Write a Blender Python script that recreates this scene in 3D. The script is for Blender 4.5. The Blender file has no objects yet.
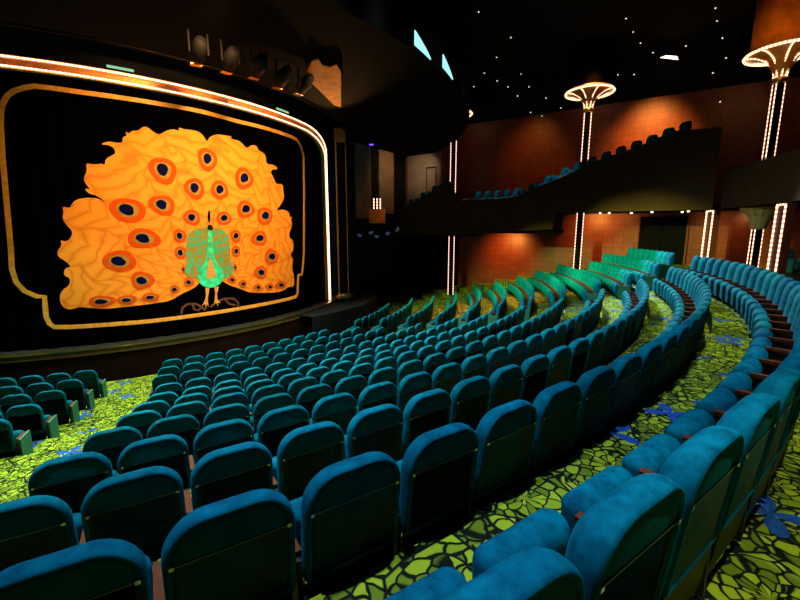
import bpy, bmesh, math, random
from mathutils import Vector, Matrix
from mathutils.geometry import tessellate_polygon
random.seed(7)
scene = bpy.context.scene
COL = scene.collection
PI = math.pi
R = math.radians
cos, sin = math.cos, math.sin

# ------------------------------------------------------------------ materials
def new_mat(name):
    m = bpy.data.materials.new(name); m.use_nodes = True
    nt = m.node_tree
    return m, nt, nt.nodes['Principled BSDF']

def setin(b, **kw):
    for k, v in kw.items():
        k = k.replace('_', ' ')
        if k in b.inputs:
            b.inputs[k].default_value = v

def col4(c): return (c[0], c[1], c[2], 1.0)

def plain(name, c, rough=0.6, metal=0.0, noise=0.15, scale=8.0, spec=0.5):
    m, nt, b = new_mat(name)
    setin(b, Roughness=rough, Metallic=metal, Specular_IOR_Level=spec)
    tc = nt.nodes.new('ShaderNodeTexCoord')
    n = nt.nodes.new('ShaderNodeTexNoise'); n.inputs['Scale'].default_value = scale
    n.inputs['Detail'].default_value = 4
    nt.links.new(tc.outputs['Object'], n.inputs['Vector'])
    r = nt.nodes.new('ShaderNodeValToRGB')
    r.color_ramp.elements[0].position = 0.3; r.color_ramp.elements[1].position = 0.7
    r.color_ramp.elements[0].color = col4([x * (1 - noise) for x in c])
    r.color_ramp.elements[1].color = col4([min(1, x * (1 + noise)) for x in c])
    nt.links.new(n.outputs['Fac'], r.inputs['Fac'])
    nt.links.new(r.outputs['Color'], b.inputs['Base Color'])
    return m

def velvet(name, c1, c2, sheen=0.6, tint=(0.3, 0.8, 1.0)):
    m, nt, b = new_mat(name)
    setin(b, Roughness=0.8, Specular_IOR_Level=0.03, Sheen_Weight=sheen, Sheen_Roughness=0.3)
    b.inputs['Sheen Tint'].default_value = col4(tint)
    tc = nt.nodes.new('ShaderNodeTexCoord')
    oi = nt.nodes.new('ShaderNodeObjectInfo')
    add = nt.nodes.new('ShaderNodeVectorMath'); add.operation = 'ADD'
    nt.links.new(tc.outputs['Object'], add.inputs[0]); nt.links.new(oi.outputs['Location'], add.inputs[1])
    n = nt.nodes.new('ShaderNodeTexNoise'); n.inputs['Scale'].default_value = 11
    n.inputs['Detail'].default_value = 6; n.inputs['Roughness'].default_value = 0.65
    nt.links.new(add.outputs['Vector'], n.inputs['Vector'])
    r = nt.nodes.new('ShaderNodeValToRGB')
    r.color_ramp.elements[0].position = 0.35; r.color_ramp.elements[1].position = 0.68
    r.color_ramp.elements[0].color = col4(c1); r.color_ramp.elements[1].color = col4(c2)
    nt.links.new(n.outputs['Fac'], r.inputs['Fac'])
    nt.links.new(r.outputs['Color'], b.inputs['Base Color'])
    n2 = nt.nodes.new('ShaderNodeTexNoise'); n2.inputs['Scale'].default_value = 260
    nt.links.new(add.outputs['Vector'], n2.inputs['Vector'])
    bp = nt.nodes.new('ShaderNodeBump'); bp.inputs['Strength'].default_value = 0.15; bp.inputs['Distance'].default_value = 0.004
    nt.links.new(n2.outputs['Fac'], bp.inputs['Height'])
    nt.links.new(bp.outputs['Normal'], b.inputs['Normal'])
    return m

def emis(name, c, s, base=(0.02, 0.02, 0.02)):
    m, nt, b = new_mat(name)
    setin(b, Base_Color=col4(base), Emission_Color=col4(c), Emission_Strength=s, Roughness=0.4)
    return m

def rope_mat(name, c, s, pitch=0.09):
    """a rope light: small bulbs strung along the tube (u runs along it in metres)"""
    m, nt, b = new_mat(name)
    setin(b, Base_Color=(0.3, 0.2, 0.12, 1), Roughness=0.3)
    uv = nt.nodes.new('ShaderNodeUVMap')
    sep = nt.nodes.new('ShaderNodeSeparateXYZ'); nt.links.new(uv.outputs['UV'], sep.inputs[0])
    mu = nt.nodes.new('ShaderNodeMath'); mu.operation = 'MULTIPLY'; mu.inputs[1].default_value = 2 * PI / pitch
    nt.links.new(sep.outputs['X'], mu.inputs[0])
    sn = nt.nodes.new('ShaderNodeMath'); sn.operation = 'SINE'; nt.links.new(mu.outputs[0], sn.inputs[0])
    mr = nt.nodes.new('ShaderNodeMapRange')
    mr.inputs['From Min'].default_value = -0.5; mr.inputs['From Max'].default_value = 0.5
    mr.inputs['To Min'].default_value = 0.35 * s; mr.inputs['To Max'].default_value = 1.3 * s
    nt.links.new(sn.outputs[0], mr.inputs['Value'])
    b.inputs['Emission Color'].default_value = col4(c)
    nt.links.new(mr.outputs['Result'], b.inputs['Emission Strength'])
    return m

def mathn(nt, op, a, b=None, c=None):
    n = nt.nodes.new('ShaderNodeMath'); n.operation = op
    for i, v in enumerate((a, b, c)):
        if v is None: continue
        if isinstance(v, (int, float)): n.inputs[i].default_value = v
        else: nt.links.new(v, n.inputs[i])
    return n.outputs[0]

def carpet_mat():
    """green leaf-shaped cells outlined in black, scattered with blue flowers"""
    m, nt, b = new_mat('carpet')
    setin(b, Roughness=0.9, Specular_IOR_Level=0.1)
    N, L = nt.nodes, nt.links
    tc = N.new('ShaderNodeTexCoord')
    nz = N.new('ShaderNodeTexNoise'); nz.inputs['Scale'].default_value = 1.6; nz.inputs['Detail'].default_value = 1
    L.new(tc.outputs['Object'], nz.inputs['Vector'])
    # leaves grow outwards from scattered centres: stretch the cells along the radius of each centre
    big = N.new('ShaderNodeTexVoronoi'); big.inputs['Scale'].default_value = 2.3
    big.voronoi_dimensions = '2D'
    L.new(tc.outputs['Object'], big.inputs['Vector'])
    rel = N.new('ShaderNodeVectorMath'); rel.operation = 'SUBTRACT'
    sc = N.new('ShaderNodeVectorMath'); sc.operation = 'SCALE'; sc.inputs['Scale'].default_value = 2.3
    L.new(tc.outputs['Object'], sc.inputs[0])
    L.new(sc.outputs[0], rel.inputs[0])
    scp = N.new('ShaderNodeVectorMath'); scp.operation = 'SCALE'; scp.inputs['Scale'].default_value = 2.3
    L.new(big.outputs['Position'], scp.inputs[0]); L.new(scp.outputs[0], rel.inputs[1])
    s = N.new('ShaderNodeSeparateXYZ'); L.new(rel.outputs[0], s.inputs[0])
    ang = mathn(nt, 'ARCTAN2', s.outputs['Y'], s.outputs['X'])
    rad = mathn(nt, 'SQRT', mathn(nt, 'ADD', mathn(nt, 'MULTIPLY', s.outputs['X'], s.outputs['X']), mathn(nt, 'MULTIPLY', s.outputs['Y'], s.outputs['Y'])))
    cb = N.new('ShaderNodeCombineXYZ')
    L.new(mathn(nt, 'MULTIPLY', ang, 2.1), cb.inputs['X'])
    L.new(mathn(nt, 'MULTIPLY', rad, 5.2), cb.inputs['Y'])
    csep = N.new('ShaderNodeSeparateColor'); L.new(big.outputs['Color'], csep.inputs[0])
    L.new(mathn(nt, 'MULTIPLY', csep.outputs[0], 40.0), cb.inputs['Z'])
    wn = N.new('ShaderNodeTexNoise'); wn.inputs['Scale'].default_value = 9.0; wn.inputs['Detail'].default_value = 1
    L.new(tc.outputs['Object'], wn.inputs['Vector'])
    wm = N.new('ShaderNodeVectorMath'); wm.operation = 'MULTIPLY_ADD'; wm.inputs[1].default_value = (0.7, 0.7, 0)
    L.new(wn.outputs['Color'], wm.inputs[0]); L.new(cb.outputs[0], wm.inputs[2]); cb = wm
    v1 = N.new('ShaderNodeTexVoronoi'); v1.feature = 'DISTANCE_TO_EDGE'; v1.inputs['Scale'].default_value = 1.0
    v1.inputs['Randomness'].default_value = 0.85
    L.new(cb.outputs[0], v1.inputs['Vector'])
    v1c = N.new('ShaderNodeTexVoronoi'); v1c.inputs['Scale'].default_value = 1.0; v1c.inputs['Randomness'].default_value = 0.85
    L.new(cb.outputs[0], v1c.inputs['Vector'])
    edge = N.new('ShaderNodeValToRGB')
    edge.color_ramp.elements[0].position = 0.055; edge.color_ramp.elements[0].color = (0, 0, 0, 1)
    edge.color_ramp.elements[1].position = 0.115; edge.color_ramp.elements[1].color = (1, 1, 1, 1)
    L.new(v1.outputs['Distance'], edge.inputs['Fac'])
    # a black line round every cluster too
    be = N.new('ShaderNodeTexVoronoi'); be.feature = 'DISTANCE_TO_EDGE'; be.voronoi_dimensions = '2D'; be.inputs['Scale'].default_value = 2.3
    L.new(tc.outputs['Object'], be.inputs['Vector'])
    edge2 = N.new('ShaderNodeValToRGB')
    edge2.color_ramp.elements[0].position = 0.012; edge2.color_ramp.elements[0].color = (0, 0, 0, 1)
    edge2.color_ramp.elements[1].position = 0.03; edge2.color_ramp.elements[1].color = (1, 1, 1, 1)
    L.new(be.outputs['Distance'], edge2.inputs['Fac'])
    em = mathn(nt, 'MULTIPLY', edge.outputs['Color'], edge2.outputs['Color'])
    leaf = N.new('ShaderNodeValToRGB')
    leaf.color_ramp.elements[0].position = 0.2; leaf.color_ramp.elements[0].color = (0.12, 0.17, 0.008, 1)
    leaf.color_ramp.elements[1].position = 0.8; leaf.color_ramp.elements[1].color = (0.34, 0.42, 0.015, 1)
    cs2 = N.new('ShaderNodeSeparateColor'); L.new(v1c.outputs['Color'], cs2.inputs[0])
    L.new(cs2.outputs[0], leaf.inputs['Fac'])
    mix = N.new('ShaderNodeMix'); mix.data_type = 'RGBA'
    mix.inputs['A'].default_value = (0.004, 0.007, 0.004, 1)
    L.new(em, mix.inputs['Factor']); L.new(leaf.outputs['Color'], mix.inputs['B'])
    # blue flowers
    fv = N.new('ShaderNodeTexVoronoi'); fv.voronoi_dimensions = '2D'; fv.inputs['Scale'].default_value = 1.25; fv.inputs['Randomness'].default_value = 0.8
    L.new(tc.outputs['Object'], fv.inputs['Vector'])
    f1 = N.new('ShaderNodeVectorMath'); f1.operation = 'SCALE'; f1.inputs['Scale'].default_value = 1.0
    L.new(tc.outputs['Object'], f1.inputs[0])
    fr = N.new('ShaderNodeVectorMath'); fr.operation = 'SUBTRACT'
    L.new(f1.outputs[0], fr.inputs[0]); L.new(fv.outputs['Position'], fr.inputs[1])
    fs = N.new('ShaderNodeSeparateXYZ'); L.new(fr.outputs[0], fs.inputs[0])
    fa = mathn(nt, 'ARCTAN2', fs.outputs['Y'], fs.outputs['X'])
    frad = mathn(nt, 'SQRT', mathn(nt, 'ADD', mathn(nt, 'MULTIPLY', fs.outputs['X'], fs.outputs['X']), mathn(nt, 'MULTIPLY', fs.outputs['Y'], fs.outputs['Y'])))
    fcs = N.new('ShaderNodeSeparateColor'); L.new(fv.outputs['Color'], fcs.inputs[0])
    ph = mathn(nt, 'MULTIPLY_ADD', fcs.outputs[0], 6.28, fa)
    pet = mathn(nt, 'ABSOLUTE', mathn(nt, 'COSINE', mathn(nt, 'MULTIPLY', ph, 2.0)))
    rim = mathn(nt, 'MULTIPLY_ADD', mathn(nt, 'POWER', pet, 1.6), 0.21, 0.015)
    inside = mathn(nt, 'LESS_THAN', frad, rim)
    keep = mathn(nt, 'GREATER_THAN', fcs.outputs[1], 0.25)
    fmask = mathn(nt, 'MULTIPLY', mathn(nt, 'MULTIPLY', inside, keep), mathn(nt, 'MULTIPLY_ADD', em, 0.3, 0.7))
    mix2 = N.new('ShaderNodeMix'); mix2.data_type = 'RGBA'
    mix2.inputs['B'].default_value = (0.008, 0.07, 0.34, 1)
    L.new(fmask, mix2.inputs['Factor']); L.new(mix.outputs['Result'], mix2.inputs['A'])
    L.new(mix2.outputs['Result'], b.inputs['Base Color'])
    pn = N.new('ShaderNodeTexNoise'); pn.inputs['Scale'].default_value = 180
    L.new(tc.outputs['Object'], pn.inputs['Vector'])
    bp = N.new('ShaderNodeBump'); bp.inputs['Strength'].default_value = 0.25; bp.inputs['Distance'].default_value = 0.01
    L.new(pn.outputs['Fac'], bp.inputs['Height']); L.new(bp.outputs['Normal'], b.inputs['Normal'])
    return m

def panel_wood(name, c1, c2, groove, tile=0.62):
    """veneered wall in square panels; u along the wall, v up, both in metres"""
    m, nt, b = new_mat(name)
    setin(b, Roughness=0.42, Specular_IOR_Level=0.35)
    N, L = nt.nodes, nt.links
    uv = N.new('ShaderNodeUVMap')
    br = N.new('ShaderNodeTexBrick'); br.offset = 0.0; br.inputs['Scale'].default_value = 1.0
    br.inputs['Brick Width'].default_value = tile; br.inputs['Row Height'].default_value = tile * 0.6
    br.inputs['Mortar Size'].default_value = 0.02; br.inputs['Mortar Smooth'].default_value = 0.2
    br.inputs['Color1'].default_value = col4(c1); br.inputs['Color2'].default_value = col4(c2); br.inputs['Mortar'].default_value = col4(groove)
    L.new(uv.outputs['UV'], br.inputs['Vector'])
    mp = N.new('ShaderNodeMapping'); mp.inputs['Scale'].default_value = (14, 1.2, 1)
    L.new(uv.outputs['UV'], mp.inputs['Vector'])
    nz = N.new('ShaderNodeTexNoise'); nz.inputs['Scale'].default_value = 1.5; nz.inputs['Detail'].default_value = 6
    L.new(mp.outputs[0], nz.inputs['Vector'])
    mx = N.new('ShaderNodeMix'); mx.data_type = 'RGBA'; mx.blend_type = 'MULTIPLY'; mx.inputs['Factor'].default_value = 0.6
    rp = N.new('ShaderNodeValToRGB'); rp.color_ramp.elements[0].position = 0.3; rp.color_ramp.elements[0].color = (0.45, 0.45, 0.45, 1); rp.color_ramp.elements[1].position = 0.7
    L.new(nz.outputs['Fac'], rp.inputs['Fac'])
    L.new(br.outputs['Color'], mx.inputs['A']); L.new(rp.outputs['Color'], mx.inputs['B'])
    L.new(mx.outputs['Result'], b.inputs['Base Color'])
    return m

def feather_mat(name, c1, c2, c3, scale=1.0):
    """stitched feather barbs: u along the curtain, v up, in metres; (u, v) = (0, 0) at the bird's body"""
    m, nt, b = new_mat(name)
    setin(b, Roughness=0.7, Specular_IOR_Level=0.2)
    N, L = nt.nodes, nt.links
    uv = N.new('ShaderNodeUVMap'); s = N.new('ShaderNodeSeparateXYZ'); L.new(uv.outputs['UV'], s.inputs[0])
    ang = mathn(nt, 'ARCTAN2', s.outputs['Y'], s.outputs['X'])
    rad = mathn(nt, 'SQRT', mathn(nt, 'ADD', mathn(nt, 'MULTIPLY', s.outputs['X'], s.outputs['X']), mathn(nt, 'MULTIPLY', s.outputs['Y'], s.outputs['Y'])))
    nz = N.new('ShaderNodeTexNoise'); nz.inputs['Scale'].default_value = 0.9; nz.inputs['Detail'].default_value = 2
    L.new(uv.outputs['UV'], nz.inputs['Vector'])
    an2 = mathn(nt, 'MULTIPLY_ADD', nz.outputs['Fac'], 0.55, ang)
    pl = mathn(nt, 'PINGPONG', mathn(nt, 'MULTIPLY', an2, 11 / PI), 0.5)            # 22 plumes, each with a mid vein
    barb = mathn(nt, 'MULTIPLY_ADD', pl, 1.7, mathn(nt, 'MULTIPLY', rad, 2.6))
    barb = mathn(nt, 'MULTIPLY_ADD', nz.outputs['Fac'], 1.2, barb)
    st = mathn(nt, 'POWER', mathn(nt, 'ABSOLUTE', mathn(nt, 'SINE', mathn(nt, 'MULTIPLY', barb, PI))), 0.45)
    vein = mathn(nt, 'MINIMUM', mathn(nt, 'MULTIPLY', pl, 9.0), 1.0)
    st = mathn(nt, 'MULTIPLY', st, mathn(nt, 'MULTIPLY_ADD', vein, 0.7, 0.3))
    r = N.new('ShaderNodeValToRGB')
    r.color_ramp.elements[0].position = 0.1; r.color_ramp.elements[0].color = col4(c1)
    r.color_ramp.elements[1].position = 1.0; r.color_ramp.elements[1].color = col4(c3)
    e = r.color_ramp.elements.new(0.6); e.color = col4(c2)
    L.new(st, r.inputs['Fac'])
    nz2 = N.new('ShaderNodeTexNoise'); nz2.inputs['Scale'].default_value = 0.8; nz2.inputs['Detail'].default_value = 4
    L.new(uv.outputs['UV'], nz2.inputs['Vector'])
    mx = N.new('ShaderNodeMix'); mx.data_type = 'RGBA'
    L.new(mathn(nt, 'MULTIPLY', nz2.outputs['Fac'], 0.5), mx.inputs['Factor'])
    L.new(r.outputs['Color'], mx.inputs['A']); mx.inputs['B'].default_value = col4(c2)
    L.new(mx.outputs['Result'], b.inputs['Base Color'])
    return m

def speckle_mat(name, c1, c2, scale):
    m, nt, b = new_mat(name)
    setin(b, Roughness=0.7, Specular_IOR_Level=0.2)
    N, L = nt.nodes, nt.links
    uv = N.new('ShaderNodeUVMap')
    v = N.new('ShaderNodeTexVoronoi'); v.inputs['Scale'].default_value = scale; v.inputs['Randomness'].default_value = 0.5
    L.new(uv.outputs['UV'], v.inputs['Vector'])
    r = N.new('ShaderNodeValToRGB'); r.color_ramp.interpolation = 'LINEAR'
    r.color_ramp.elements[0].position = 0.36; r.color_ramp.elements[0].color = col4(c1)
    r.color_ramp.elements[1].position = 0.56; r.color_ramp.elements[1].color = col4(c2)
    L.new(v.outputs['Distance'], r.inputs['Fac']); L.new(r.outputs['Color'], b.inputs['Base Color'])
    return m

def curtain_mat():
    m, nt, b = new_mat('black_curtain')
    setin(b, Roughness=0.95, Specular_IOR_Level=0.0, Base_Color=(0.0006, 0.0006, 0.0008, 1))
    return m

M = {}
M['velvet'] = velvet('teal_velvet', (0.0, 0.058, 0.098), (0.0, 0.145, 0.215), 0.10, (0.0, 0.7, 1.0))
M['velvet_rear'] = velvet('teal_velvet_rear', (0.0, 0.075, 0.09), (0.001, 0.11, 0.125), 0.04, (0.0, 0.7, 0.8))
M['shell'] = plain('black_laminate', (0.006, 0.006, 0.005), 0.5, 0, 0.2, 5, 0.2)
M['chrome'] = plain('chrome', (0.55, 0.55, 0.58), 0.22, 1.0, 0.05, 20)
M['dark_chrome'] = plain('dark_chrome', (0.22, 0.22, 0.22), 0.3, 1.0, 0.05, 20)
M['wood'] = plain('armrest_wood', (0.11, 0.024, 0.006), 0.5, 0, 0.35, 14, 0.12)
M['standard'] = plain('dark_mahogany', (0.035, 0.009, 0.005), 0.5, 0, 0.3, 9)
M['steel'] = plain('black_steel', (0.006, 0.006, 0.007), 0.7, 0.0, 0.15, 8, 0.1)
M['side'] = plain('green_side_panel', (0.01, 0.16, 0.10), 0.6, 0, 0.2, 12)
M['carpet'] = carpet_mat()
M['wall'] = panel_wood('wall_wood', (0.115, 0.020, 0.003), (0.16, 0.029, 0.005), (0.09, 0.015, 0.003), 0.5)
M['dark'] = plain('dark_paint', (0.002, 0.0017, 0.0016), 0.9, 0, 0.2, 2, 0.05)
M['black'] = plain('black_paint', (0.004, 0.004, 0.004), 0.9, 0, 0.2, 2, 0.15)
M['parapet'] = plain('brown_parapet', (0.05, 0.024, 0.009), 0.8, 0, 0.2, 1.2, 0.1)
M['gold'] = plain('gold_paint', (0.55, 0.28, 0.06), 0.4, 0.4, 0.2, 12)
M['orange'] = plain('orange_paint_and_glow', (0.62, 0.17, 0.012), 0.7, 0, 0.25, 3, 0.1)  # box paint; also stands in for orange light on the soffit and right drum
M['olive'] = plain('stage_lip_olive', (0.045, 0.03, 0.006), 0.6, 0, 0.3, 6, 0.15)
M['stagewall'] = plain('stage_front_brown', (0.006, 0.0022, 0.001), 0.8, 0, 0.3, 3, 0.04)
M['stagefloor'] = plain('stage_boards', (0.012, 0.01, 0.008), 0.5, 0, 0.2, 4)
M['greypanel'] = plain('grey_panel', (0.16, 0.10, 0.055), 0.75, 0, 0.2, 1.5)
M['brass'] = plain('brass', (0.6, 0.38, 0.14), 0.3, 1.0, 0.1, 9)
M['curtain'] = curtain_mat()
M['rope'] = rope_mat('warm_bulb_rope', (1.0, 0.60, 0.36), 6.0, 0.10)
M['rope_col'] = rope_mat('column_bulb_rope', (1.0, 0.50, 0.33), 3.0, 0.16)
M['ringlight'] = rope_mat('ring_bulb_rope', (1.0, 0.52, 0.30), 3.2, 0.12)
M['channel'] = plain('frame_channel', (0.85, 0.33, 0.09), 0.45, 0.2, 0.1, 6)
M['dot'] = emis('star_bulb', (1.0, 0.85, 0.68), 1.4)
M['dotw'] = emis('downlight_and_panel_glow', (1.0, 0.85, 0.6), 3.0)
M['teal_glow'] = emis('teal_glow', (0.35, 0.85, 0.85), 1.3)
M['violet_lamp'] = emis('violet_lamp', (0.16, 0.06, 1.0), 2.0)
M['green_lamp'] = emis('green_lamp', (0.35, 0.8, 0.45), 0.8)
M['steplight'] = emis('step_light', (1.0, 0.75, 0.5), 1.0)
M['lens'] = emis('lamp_lens', (0.4, 0.6, 1.0), 0.06, (0.02, 0.02, 0.025))
M['border'] = plain('gold_braid', (0.72, 0.33, 0.035), 0.6, 0, 0.2, 9)
M['tail'] = feather_mat('tail_feathers', (0.55, 0.13, 0.006), (0.78, 0.25, 0.012), (0.84, 0.33, 0.03))
M['eye_red'] = plain('eye_red', (0.62, 0.075, 0.006), 0.7, 0, 0.15, 6, spec=0.02)
M['eye_olive'] = plain('eye_olive', (0.36, 0.22, 0.03), 0.7, 0, 0.2, 10, spec=0.02)
M['eye_blue'] = plain('eye_blue', (0.002, 0.003, 0.05), 0.7, 0, 0.4, 10, spec=0.02)
M['breast'] = speckle_mat('breast_scales', (0.03, 0.45, 0.27), (0.27, 0.24, 0.03), 5.5)
M['neck'] = plain('neck_green', (0.02, 0.72, 0.34), 0.6, 0, 0.45, 5)
M['leg'] = plain('leg_orange', (0.72, 0.30, 0.05), 0.7, 0, 0.2, 10)
M['eye_dark'] = plain('head_dark', (0.01, 0.015, 0.03), 0.7, spec=0.02)
M['scroll'] = plain('scroll_brown', (0.10, 0.025, 0.006), 0.7, 0, 0.3, 8)
M['poster'] = plain('poster_tan', (0.5, 0.30, 0.07), 0.7, 0, 0.5, 6)
M['cream'] = plain('cream_plaster', (0.45, 0.31, 0.09), 0.6, 0, 0.1, 4)
M['paper'] = plain('white_tread', (0.7, 0.62, 0.5), 0.6, 0, 0.1, 4)

# ------------------------------------------------------------------ object helpers
def link(o, parent=None):
    COL.objects.link(o)
    if parent is not None: o.parent = parent
    return o

def mesh_obj(name, verts, faces, mats, parent=None, smooth=False, midx=None, uvs=None):
    me = bpy.data.meshes.new(name)
    me.from_pydata([tuple(v) for v in verts], [], [tuple(f) for f in faces])
    if not isinstance(mats, (list, tuple)): mats = [mats]
    for m in mats: me.materials.append(m)
    if midx:
        for p, i in zip(me.polygons, midx): p.material_index = i
    if smooth:
        for p in me.polygons: p.use_smooth = True
    if uvs is not None:
        lay = me.uv_layers.new(name='UVMap')
        for lp in me.loops: lay.data[lp.index].uv = uvs[lp.vertex_index]
    me.update()
    return link(bpy.data.objects.new(name, me), parent)

def tag(o, label=None, cat=None, group=None, kind=None):
    if label: o['label'] = label
    if cat: o['category'] = cat
    if group: o['group'] = group
    if kind: o['kind'] = kind
    return o

def thing(name, label, cat, loc=(0, 0, 0), rot=0.0, group=None):
    o = bpy.data.objects.new(name, None); COL.objects.link(o)
    o.empty_display_size = 0.1
    o.location = loc; o.rotation_euler = (0, 0, rot)
    return tag(o, label, cat, group)

class MB:
    """collects shapes that become ONE mesh"""
    def __init__(self): self.v = []; self.f = []; self.uv = []
    def add(self, v, f, uv=None):
        b = len(self.v); self.v += [tuple(x) for x in v]; self.f += [tuple(b + i for i in q) for q in f]
        self.uv += uv if uv else [(0, 0)] * len(v)
    def box(self, x0, x1, y0, y1, z0, z1, M4=None):
        v = [Vector((x, y, z)) for z in (z0, z1) for y in (y0, y1) for x in (x0, x1)]
        if M4: v = [M4 @ p for p in v]
        self.add(v, [(0, 2, 3, 1), (4, 5, 7, 6), (0, 1, 5, 4), (1, 3, 7, 5), (3, 2, 6, 7), (2, 0, 4, 6)])
        return self
    def tube(self, pts, r, n=8, caps=True, closed=False):
        pts = [Vector(p) for p in pts]; k = len(pts)
        rings = []; uv = []; L = 0.0
        prev = None
        for i, p in enumerate(pts):
            if closed: t = pts[(i + 1) % k] - pts[i - 1]
            else: t = pts[min(i + 1, k - 1)] - pts[max(i - 1, 0)]
            t.normalize()
            ref = Vector((0, 0, 1)) if abs(t.z) < 0.95 else Vector((1, 0, 0))
            a = t.cross(ref).normalized()
            if prev is not None and a.dot(prev) < 0: a = -a
            prev = a
            bb = t.cross(a)
            if i: L += (pts[i] - pts[i - 1]).length
            rr = r[i] if isinstance(r, (list, tuple)) else r
            for j in range(n):
                th = 2 * PI * j / n
                rings.append(p + (a * cos(th) + bb * sin(th)) * rr); uv.append((L, j / n))
        f = []
        segs = k if closed else k - 1
        for i in range(segs):
            for j in range(n):
                i2 = (i + 1) % k
                f.append((i * n + j, i * n + (j + 1) % n, i2 * n + (j + 1) % n, i2 * n + j))
        if caps and not closed:
            f.append(tuple(reversed(range(n)))); f.append(tuple((k - 1) * n + j for j in range(n)))
        self.add(rings, f, uv); return self
    def lathe(self, prof, n=24, c=(0, 0, 0)):
        v = []; uv = []
        for r, z in prof:
            for j in range(n):
                th = 2 * PI * j / n; v.append((c[0] + r * cos(th), c[1] + r * sin(th), c[2] + z)); uv.append((r * th, z))
        f = []
        for i in range(len(prof) - 1):
            for j in range(n):
                f.append((i * n + j, i * n + (j + 1) % n, (i + 1) * n + (j + 1) % n, (i + 1) * n + j))
        if prof[0][0] > 1e-4: f.append(tuple(reversed(range(n))))
        if prof[-1][0] > 1e-4: f.append(tuple((len(prof) - 1) * n + j for j in range(n)))
        self.add(v, f, uv); return self
    def build(self, name, mat, parent=None, smooth=False):
        return mesh_obj(name, self.v, self.f, mat, parent, smooth, None, self.uv)

def bevel(o, w=0.008, seg=2):
    md = o.modifiers.new('bevel', 'BEVEL'); md.width = w; md.segments = seg; md.limit_method = 'ANGLE'
    return o

# ------------------------------------------------------------------ the house: rows of seats on concentric arcs round (0, 0)
ROWS = 'ZABCDEFGHIJK'
RB = dict(Z=24.89, A=23.782, B=22.701, C=21.606, D=20.494, E=19.401, F=18.320, G=17.236, H=16.116, I=14.968, J=13.863, K=12.746)
ZT = dict(Z=3.735, A=3.394, B=3.057, C=2.747, D=2.438, E=2.147, F=1.856, G=1.583, H=1.368, I=1.206, J=1.056, K=0.922)
ZF = {k: ZT[k] - 0.92 for k in ROWS}
ZF['Z'] = 2.815
SW = 0.56
W0 = Vector((25.2, -0.23)); WU = Vector((-0.85, 0.527)); WN = Vector((0.527, 0.85))     # the right-hand wall
F0 = W0 - WN * 3.0                                                                      # front of the side balcony
SC = Vector((-0.7, -0.83)); SR = 10.33                                                  # stage front circle
CAM = Vector((13.1974, -21.7321, 4.48))
def P2(r, deg, c=(0, 0)): return Vector((c[0] + r * cos(R(deg)), c[1] + r * sin(R(deg))))
def P3(r, deg, z, c=(0, 0)): return Vector((c[0] + r * cos(R(deg)), c[1] + r * sin(R(deg)), z))
def row_r(k, th):
    c = {'Z': 0.0008, 'A': 0.0003, 'B': 0.0001}.get(k, 0)
    if c and th > -52: return RB[k] - c * (min(th, -18) + 52) ** 2
    return RB[k]
def wall_theta(r):
    w = W0.dot(WN)
    if r <= w + 0.05: return 40.0
    return min(40.0, math.degrees(math.atan2(WN.y, WN.x)) - math.degrees(math.acos(w / r)))

# floor: carpeted terraces, one step per row
fl = MB()
bounds = []
edges = [(8.5, RB['K'] + 0.07, 0.0)]
seq = ROWS[::-1]
for i in range(1, len(seq)):
    edges.append((RB[seq[i - 1]] + 0.07, RB[seq[i]] + 0.07, ZF[seq[i]]))
edges[-1] = (RB['A'] + 0.07, 31.5, ZF['Z'])
prevz = None
for r0, r1, z in edges:
    n = 90
    t0 = -105
    v = []; f = []
    for i in range(n + 1):
        a0 = t0 + (wall_theta(r0) + 0.3 - t0) * i / n; a1 = t0 + (wall_theta(r1) + 0.3 - t0) * i / n
        v.append(P3(r0, a0, z)); v.append(P3(r1, a1, z))
        v.append(P3(r0, a0, z if prevz is None else prevz))
    for i in range(n):
        f.append((3 * i, 3 * i + 1, 3 * i + 4, 3 * i + 3))
        if prevz is not None: f.append((3 * i + 2, 3 * i, 3 * i + 3, 3 * i + 5))
    fl.add(v, f); prevz = z
floor = fl.build('floor', M['carpet']); tag(floor, 'stepped green patterned carpet with blue flowers under the seats', 'floor', kind='structure')

# ------------------------------------------------------------------ one theatre seat (origin on the floor under the top of the back, +y towards the stage)
def outline(w, z0, z1, rt, rb, d, n=7, arch=0.0):
    """rounded outline in x-z, inset by d"""
    w2 = w / 2 - d; a0 = z0 + d; a1 = z1 - d; rt = max(rt - d, 0.004); rb = max(rb - d, 0.004)
    pts = []
    for cx, cz, r, s in ((w2 - rb, a0 + rb, rb, -90), (w2 - rt, a1 - rt, rt, 0), (-w2 + rt, a1 - rt, rt, 90), (-w2 + rb, a0 + rb, rb, 180)):
        for i in range(n):
            t = R(s + 90 * i / (n - 1)); x = cx + r * cos(t); z = cz + r * sin(t)
            if arch and z > z0 + 0.7 * (z1 - z0): z -= arch * (x / (w / 2)) ** 2
            pts.append((x, z))
    return pts

def slab(prof, w, z0, z1, rt, rb, shear=0.0, n=7, ztop=0.92, arch=0.0):
    mb = MB(); v = []; k = None
    for d, y in prof:
        o = outline(w, z0, z1, rt, rb, d, n, arch); k = len(o)
        for x, z in o: v.append((x, y + (ztop - z) * shear, z))
    f = []
    for i in range(len(prof) - 1):
        for j in range(k):
            f.append((i * k + j, (i + 1) * k + j, (i + 1) * k + (j + 1) % k, i * k + (j + 1) % k))
    f.append(tuple(range(k))); f.append(tuple(reversed([(len(prof) - 1) * k + j for j in range(k)])))
    mb.add(v, f); return mb

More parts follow.
